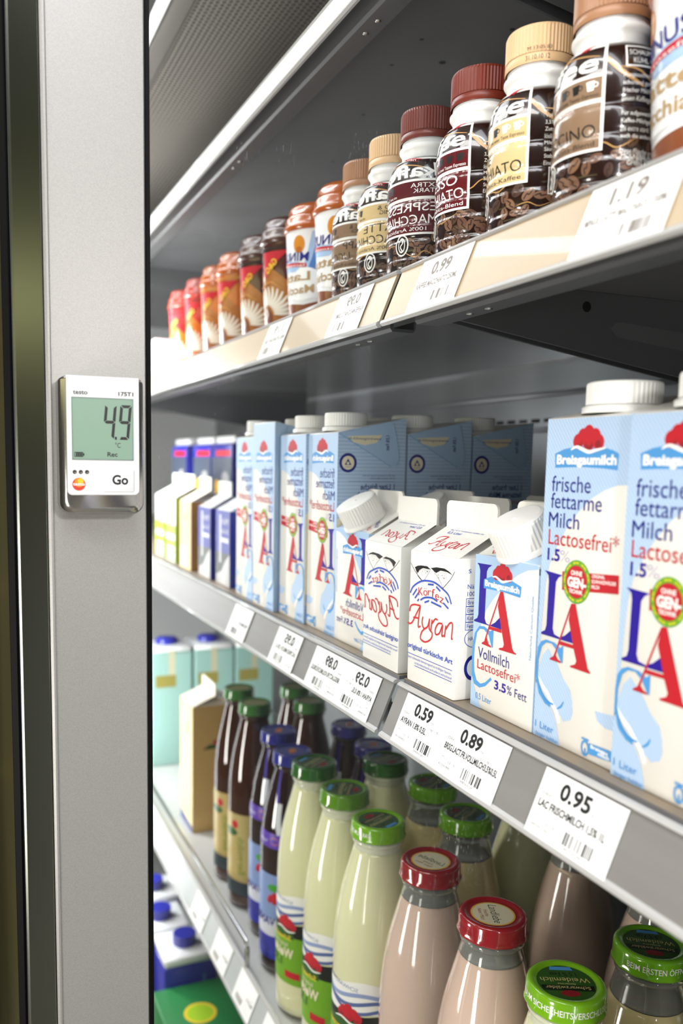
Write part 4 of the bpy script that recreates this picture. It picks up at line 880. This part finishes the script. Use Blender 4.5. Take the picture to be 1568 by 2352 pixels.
# ------------------------------------------------------------------ glass milk bottles
ZB = -477.6
GP = [(0, 1), (30, 0), (38, 2), (42, 7), (42, 14), (42, 150), (41.9, 168), (41.2, 186), (39.2, 205), (36, 224), (32, 241), (28, 256), (25, 267), (23.4, 273), (23.2, 277)]
M_GLASS = mat('bottle_glass', '#F0F3EC', 0.03, trans=0.84, ior=1.46)
def glass_bottle(name, label, x, y, milk, fill, lidc, paint, lidart, sidetext, group, rz=0.0, lidrot=0.0, scale=1.0, inner='#3C5A2A', lidz=300.0, body=None, neck=None):
    t = thing(name, label, 'milk bottle', (x, y, ZB), rz, group); t.scale = (scale, scale, lidz/300.0)
    m = MB(); D = densify(GP, 3)
    low_ = [p for p in D if p[1] <= fill]; rt = low_[-1][0]
    bm_ = body or mat('milk_'+milk[1:], milk, 0.09, coat=1.0, spec=0.6)
    m.lathe(low_+[(rt-1.6, fill+0.6), (rt-2.4, fill), (0, fill-0.2)], bm_, 64)
    if paint: a = Art(); paint(a); m.art(a, around(42, GP), maxlen=3.5, base=0.12, step=0.03)
    m.build('bottle_body', t, sharp=1.2)
    m = MB(); up = [p for p in D if p[1] > fill+0.5]
    O = [(r+0.1, z) for r, z in up]+[(23.2, 278), (24.9, 279), (25.3, 281), (24.4, 283), (23.0, 284), (23.0, 296)]
    I = [(20.8, 296), (20.8, 280)]+[(r-2.2, z) for r, z in reversed(up)]
    m.lathe(O+I, neck or (M_GLASS if not body else body), 64, closed=True); m.build('neck', t, sharp=1.2)
    m = MB(); lm = mat('lid_'+lidc[1:], lidc, 0.16, coat=0.9); prof = [(25.9, 284), (27, 284.6), (27.4, 286), (26.9, 287.6), (26.4, 289), (26.4, 296.4), (25.8, 298.8), (24, 300), (21.8, 299.8), (20.6, 298.6), (19.6, 298.2), (0, 298.2)]
    n = 72; vs = []; fs = []
    for r, z in prof:
        for i in range(n):
            q = r+(0.28*math.cos(12*2*PI*i/n) if 284 <= z < 287.7 else 0); vs.append((q*math.cos(2*PI*i/n), q*math.sin(2*PI*i/n), z))
    for j in range(len(prof)-1):
        for i in range(n): fs.append((j*n+i, j*n+(i+1) % n, (j+1)*n+(i+1) % n, (j+1)*n+i))
    m.add(vs, fs, lm, True); a = Art(); lidart(a)
    m.art(a.placed(0, 0, 1, lidrot), lambda u, v, h: (u, v, 298.2+h), base=0.08, step=0.012)
    if sidetext:
        b = Art(); tx, col, th, hh = sidetext; b.textw(tx, -len(tx)*1.55, 289.8, hh, col, 0.8, bold=0.01); m.art(b, around(26.5, [(26.5, 284), (26.5, 297)], th), maxlen=3, base=0.1)
    m.build('lid', t, sharp=1.2)
    return t
LG2 = mat('lid_dark_green_print', '#2F5A1A', 0.2, coat=0.8); LGOLD = mat('lid_gold_print', '#C9B77A', 0.3)
def lid_green(a):
    a.disc(0, 0, 19.6, LG2, n=40); a.poly([(-18, 3), (18, 3), (17, 9), (-17, 9)], mat('lid_black_print', '#14200E', 0.25, coat=0.6)); a.text('Schwarzwälder', -15, 15, 4, 7.4, LGOLD); a.text('fettarme', -6, 6, 0.6, 2.4, LGOLD)
    a.text('Weidemilch', -16.5, 16.5, -5.4, -0.6, LGOLD); a.text('1,5 % Fett', -9, 9, -11.6, -7.4, M_BLACK); a.disc(0, 12, 6.4, M_DRED, 3.4); a.poly([(-7, -18), (7, -18), (8, -14), (-8, -14)], M_CB)
LCRM = mat('lid_cream_print', '#DCD3B4', 0.25, coat=0.6)
def lid_red(a):
    a.disc(0, 0, 18.2, M_DRED, n=40); a.disc(0, 0, 17.2, mat('lid_yellow_print', '#D8B04A', 0.3), n=40); a.disc(0, 0, 15.8, LCRM, n=40)
    a.text('Landliebe', -13.5, 13.5, -1.5, 5.0, mat('lid_ink_green', '#1C3A2E', 0.3), shear=0.25); a.text('frische', -6, 4, -6.4, -3.4, M_DRED, shear=0.2); a.text('Natur Milch', -8, 9, -10.6, -7.6, M_DRED, shear=0.2)
    for i, ch in enumerate('Vakuum-Sicherheitsverschluss  Landliebe Milch  '):
        t_ = -2*PI*i/47; b = Art(); b.textw(ch, -0.6, 0, 2.0, LCRM, 0.9) if ch.strip() else None
        a.items += b.placed(22.6*math.cos(t_), 22.6*math.sin(t_), 1, t_-PI/2).items
def paint_weide(o):
    a = Art()
    BLK = mat('label_black', '#15170F', 0.35); GR = mat('label_green', '#6FA51C', 0.35); WV = mat('label_wave_blue', '#56689C', 0.35); LW = mat('label_white', '#E9E9E4', 0.35)
    P = [(-60+4*i, 138+5*math.sin(i*0.28)) for i in range(31)]; Q = [(-60+4*i, 108+4*math.sin(i*0.28)) for i in range(31)]
    a.poly(P+Q[::-1], LW); a.text('SCHWARZWALD', -30, 18, 132, 136, WV)
    for k in range(3): a.stroke([(-60+6*i, 126-6*k+4*math.sin(i*0.45+k)) for i in range(21)], 4.2-k*0.4, WV if k else mat('label_wave_pale', '#8C9CC4', 0.35))
    a.poly([(-60, 112), (-20, 106), (20, 104), (60, 112), (60, 92), (-60, 92)], BLK); a.poly([(-60, 92), (60, 92), (60, 34), (-60, 34)], GR)
    a.poly([(-30, 101), (34, 94), (30, 84), (-32, 90)], mat('label_dark_green', '#2C5A20', 0.35)); a.text('Schwarzwälder', -28, 28, 88, 93.5, M_YEL, rot=-0.08, bold=0.02)
    hut_logo(a, [(-20, 112), (-26, 109), (-14, 109), (-30, 105), (-11, 105), (-20, 105)], 5, M_RED, M_DRED); a.stroke([(-34, 100), (-24, 98), (-12, 101), (-2, 98)], 2, M_PW, taper=True)
    a.text('fettarme', -24, 0, 79, 84, M_CREAM); a.text('Weidemilch', -32, 30, 66, 77, M_CREAM, bold=0.03); a.text('1,5%', -14, 12, 54, 63, mat('label_dark_green', '#2C5A20', 0.35), bold=0.02); a.rect(-40, 42, -20, 50, M_RED); a.rect(12, 44, 36, 52, M_RED)
    o.items += a.placed(0, 9).items
ST = ('VAKUUM SICHERHEITSVERSCHLUSS', M_PW, -0.75, 4.2)
GRP = 'clear milk bottles with green lids'
YM = '#DDDDB2'; M_MILKY = mat('milky_neck_glass', '#D3D6BE', 0.06, coat=1.0)
bB = glass_bottle('milk_bottle', 'pale milk bottle with bright green lid at the bottom edge of the picture', 139.5, 60, YM, 272, '#78B21C', paint_weide, lid_green, ST, GRP, 0.0, PI+1.15, neck=M_MILKY)
bC = glass_bottle('milk_bottle', 'front row milk bottle with green lid, second from the pinkish bottle in the mirror', 224, 63, YM, 272, '#5E911C', paint_weide, lid_green, None, GRP, 0.2, 0.4, neck=M_MILKY)
bD = glass_bottle('milk_bottle', 'milk bottle with dark green lid beside the dark blue bottles in the mirror', 309, 64, YM, 272, '#2C6420', paint_weide, lid_green, None, GRP, 0.1, 0.9, neck=M_MILKY)
ST2 = ('BEIM ERSTEN ÖFFNEN', M_PW, -0.75, 4.2)
YO = '#D2C391'
b2 = glass_bottle('milk_bottle', 'half filled milk bottle with green lid cut by the right picture edge, second row', 123, 150, YO, 258, '#6FAE1E', paint_weide, lid_green, ST2, GRP, 0.4, PI+0.6)
dup(b2, (207, 162, ZB), 0.4, 'yellowish milk bottle with green lid in the second row, middle one in the mirror')
dup(bD, (291, 148, ZB), 0.4, 'milk bottle with dark green lid in the second row, farthest left in the mirror')
dup(bC, (137, 234, ZB), 0.4, 'dim third row milk bottle, its lid hidden by the grey rail in the mirror')
PK = '#C4AC9C'
def paint_land(a):
    a.poly([(-40, 30), (40, 30), (40, 110), (-40, 110)], M_CREAM); a.text('Landliebe', -30, 30, 80, 94, M_DRED, shear=0.2)
def date(b): pass
ST3 = ('12.10. 10.6:11 07', M_DRED, -0.8, 3.6)
GRQ = 'pinkish cocoa milk bottles with dark red lids'
bA = glass_bottle('cocoa_milk_bottle', 'pinkish cocoa milk bottle with dark red lid in front of the mirror, front row', 47, 64, PK, 266, '#8E2026', paint_land, lid_red, ST3, GRQ, 0.0, -0.39)
dup(bA, (50, 230, ZB), 0.3, 'pinkish cocoa milk bottle in the back, its lid hidden behind the grey rail')
M_BGL = mat('brown_bottle_glass', '#3C1D0C', 0.06, coat=1.0, spec=0.5); M_BLACKGL = mat('dark_bottle_glass', '#26130D', 0.06, coat=1.0, spec=0.5)
LBLUE = mat('label_pale_blue', '#7F95C4', 0.35); LPUR = mat('label_purple', '#5A3AA8', 0.3, coat=0.4); LSLT = mat('label_silver', '#C9CCD6', 0.35)
def paint_bluebottle(a):
    a.poly([(-62, 176), (62, 176), (62, 196), (-62, 196)], LPUR); a.disc(-26, 186, 7, mat('label_orange', '#C87838', 0.35), 5); a.text('Vanille Milch', -14, 26, 182, 187, LSLT)
    a.stroke([(-30, 236), (-30, 212), (-34, 196)], 9, LSLT); a.stroke([(-22, 280), (-22, 262), (-26, 236)], 6, M_VIO)
    a.poly([(-64, 22), (64, 22), (64, 140), (-64, 140)], LBLUE); a.poly([(-64, 22), (64, 22), (64, 52), (40, 62), (20, 54), (0, 66), (-24, 54), (-64, 60)], BLU); a.poly([(-64, 60), (-24, 54), (0, 66), (20, 54), (40, 62), (64, 52), (64, 74), (-64, 80)], LSLT)
    hut_logo(a, [(-28, 112), (-34, 108), (-22, 108), (-36, 104), (-20, 104), (-28, 104)], 4, M_RED, M_DRED); a.text('VANILLE', -30, 26, 70, 80, M_NAVY, bold=0.02); a.disc(-26, 122, 9, M_GRN, 5)
def lid_blue(a): a.disc(0, 0, 19.4, mat('lid_blue_print', '#3A3F8C', 0.2, coat=0.6), n=36); a.disc(0, 0, 9, mat('label_orange', '#C87838', 0.35), 5, n=24)
GRB = 'dark bottles with blue lids'
bE = glass_bottle('vanilla_milk_bottle', 'dark bottle with blue lid and purple band beside the pale bottles in the mirror', 397, 71, '#140C0C', 276, '#2A2F8A', paint_bluebottle, lid_blue, None, GRB, 0.0, 0.5, 0.93, lidz=284, body=M_BLACKGL)
dup(bE, (480, 84, ZB), 0.0, 'dark bottle with blue lid next to the brown bottles in the mirror')
dup(bE, (385, 180, ZB), 0.0, 'dark bottle with blue lid in the second row, nearer the rail seam'); dup(bE, (472, 186, ZB), 0.0, 'dark bottle with blue lid in the second row, farther left one')
def paint_brown(a):
    a.poly([(-50, 36), (50, 36), (50, 142), (-50, 142)], mat('label_straw', '#B9A566', 0.4)); a.poly([(-50, 20), (50, 20), (50, 46), (-50, 40)], mat('label_mountain', '#2E3A3E', 0.4)); a.disc(-18, 126, 7, M_RED, 6); a.disc(-8, 114, 16, mat('label_dark_green', '#2C5A20', 0.35), 6)
    a.text('Bergmilch', -26, -26+56, 52, 64, mat('label_olive', '#7C8A2A', 0.4), rot=PI/2*0.98, bold=0.02)
def lid_olive(a): a.disc(0, 0, 19.4, mat('lid_olive_print', '#8E8F5C', 0.25, coat=0.5), n=36)
GRN_ = 'brown bottles with green lids'
bG = glass_bottle('brown_milk_bottle', 'brown bottle with green lid and straw label beside the blue lidded bottles in the mirror', 565, 79, '#1E0F08', 276, '#3E7A34', paint_brown, lid_olive, None, GRN_, 0.0, 0.0, 0.9, body=M_BGL)
dup(bG, (648, 82, ZB), 0.0, 'brown bottle with olive lid beside the tan carton in the mirror'); dup(bG, (548, 158, ZB), 0.0, 'brown bottle with green lid in the second row behind the brown bottles'); dup(bG, (630, 168, ZB), 0.0, 'brown bottle in the second row, its lid under the rail edge in the mirror')

# ------------------------------------------------------------------ farther along the low shelves
def paint_tan(a, w, h): a.rect(.3, .3, w-.3, h-.5, BEI); a.disc(w*.4, h-50, 7, M_LGRN, 4); a.disc(w*.4, h-40, 4, M_RED); a.poly([(.3, .3), (w-.3, .3), (w-.3, 18), (.3, 10)], CB3)
TANS = mat('carton_tan_plain', '#D3AE6B', 0.4)
def tan_side(a): a.poly([(12, 148), (64, 148), (52, 156), (24, 156)], mat('label_dark_green', '#2C5A20', 0.35)); a.disc(36, 159, 9, M_RED, 6); a.rect(8, 14, 34, 40, M_GRN)
plain_gable('tan_milk_carton', 'tall tan carton with open spout beside the brown bottles in the mirror', 'milk carton', (850, 92, ZB), 82, 82, 226, mat('carton_ivory', '#F1E9DA', 0.4), paint_tan, None, TANS, 0.0, tan_side)
TEAL = mat('box_teal', '#8FB4AC', 0.4); 
def teal_box(label, loc):
    t = thing('teal_carton', label, 'carton', loc, 0, 'pale teal cartons'); m = MB(); w = 92; m.box(-w/2, w/2, -43, 43, 0, 244, TEAL, 2); a = Art(); a.rect(6, 150, 86, 165, M_PW); a.rect(44, 196, 58, 248, mat('box_khaki', '#B9B59A', 0.5)); a.rect(46, 170, 84, 196, mat('box_olive', '#8C8440', 0.5)); a.stroke([(4, 110), (40, 118), (88, 130)], 4, mat('label_orange', '#C87838', 0.35))
    for zz in (70, 90): a.rect(4, zz, 88, zz+8, mat('box_slate', '#4A5F68', 0.5))
    m.art(a, flat((-w/2, -43, 0), (1, 0, 0), (0, 0, 1)), base=0.2); a2 = Art(); a2.rect(1, 1, 85, 243, TEAL); a2.rect(34, 170, 78, 196, MATS['box_olive']); a2.rect(36, 196, 50, 248, MATS['box_khaki']); m.art(a2, flat((-w/2, 43, 0), (0, -1, 0), (0, 0, 1)), base=0.2)
    m.build('box', t); m = MB(); m.box(-w/2, w/2, -43, 43, 244, 256, CUPW, 4); m.lathe([(24, 256), (24, 264), (20, 268), (0, 269)], BLU, 32); m.build('top', t); return t
T0 = teal_box('pale teal carton behind the tan carton, left one in the mirror', (1196, 98, ZB)); dup(T0, (1196, 190, ZB), 0, 'pale teal carton behind the tan carton, right one in the mirror'); dup(T0, (1196, 281, ZB), 0, 'pale teal carton behind the brown bottles in the mirror')
def blue_low(label, loc):
    t = thing('dark_blue_carton', label, 'milk carton', loc, 0, 'dark blue cartons on the bottom deck'); m = MB(); m.box(-45, 45, -45, 45, 0, 180, BLU, 2); m.box(-45, 45, -45, 45, 180, 196, CUPW, 5); a = Art(); a.rect(20, 20, 24, 160, CB2); m.art(a, flat((-45, 45, 0), (0, -1, 0), (0, 0, 1)), base=0.2); m.build('body', t)
    m = MB(); ribbed(m, 20, 196, 214, BLU, 60, 0.4); m.build('cap', t); return t
def white_pack(label, loc):
    t = thing('white_pack', label, 'pack', loc, 0, 'white packs at the far end of the upper shelf'); m = MB(); m.box(-34, 34, -34, 34, 0, 62, CUPW, 3); a = Art(); a.rect(8, 12, 14, 50, BLU); a.rect(24, 12, 30, 50, CB2); a.rect(44, 20, 60, 40, BLU)
    m.art(a, flat((-34, -34, 0), (1, 0, 0), (0, 0, 1)), base=0.15); m.build('box', t); return t
Y0 = white_pack('white pack with blue print left of the bright red cups in the mirror', (925, 40, ZU)); dup(Y0, (1004, 42, ZU), 0, 'white pack with blue print at the far left mirror edge, upper shelf')
K0 = blue_low('dark blue carton with white top on the bottom deck in the mirror', (880, 10, -855)); dup(K0, (782, 30, -855), 0, 'dark blue carton with white top, second on the bottom deck in the mirror'); dup(K0, (990, 20, -855), 0, 'dark blue carton farther left on the bottom deck in the mirror')
t = thing('green_box', 'flat green box with a yellow disc on the bottom deck in the mirror', 'box', (640, 22, -855)); m = MB(); m.box(-90, 90, -60, 70, 0, 152, mat('box_green', '#1F7A3C', 0.4), 2); a = Art(); a.disc(100, 60, 26, M_YEL); a.disc(100, 60, 21, M_LGRN); a.rect(20, 20, 60, 30, M_PW); m.art(a, flat((-90, -60, 152), (1, 0, 0), (0, 1, 0)), base=0.2); m.build('box', t)
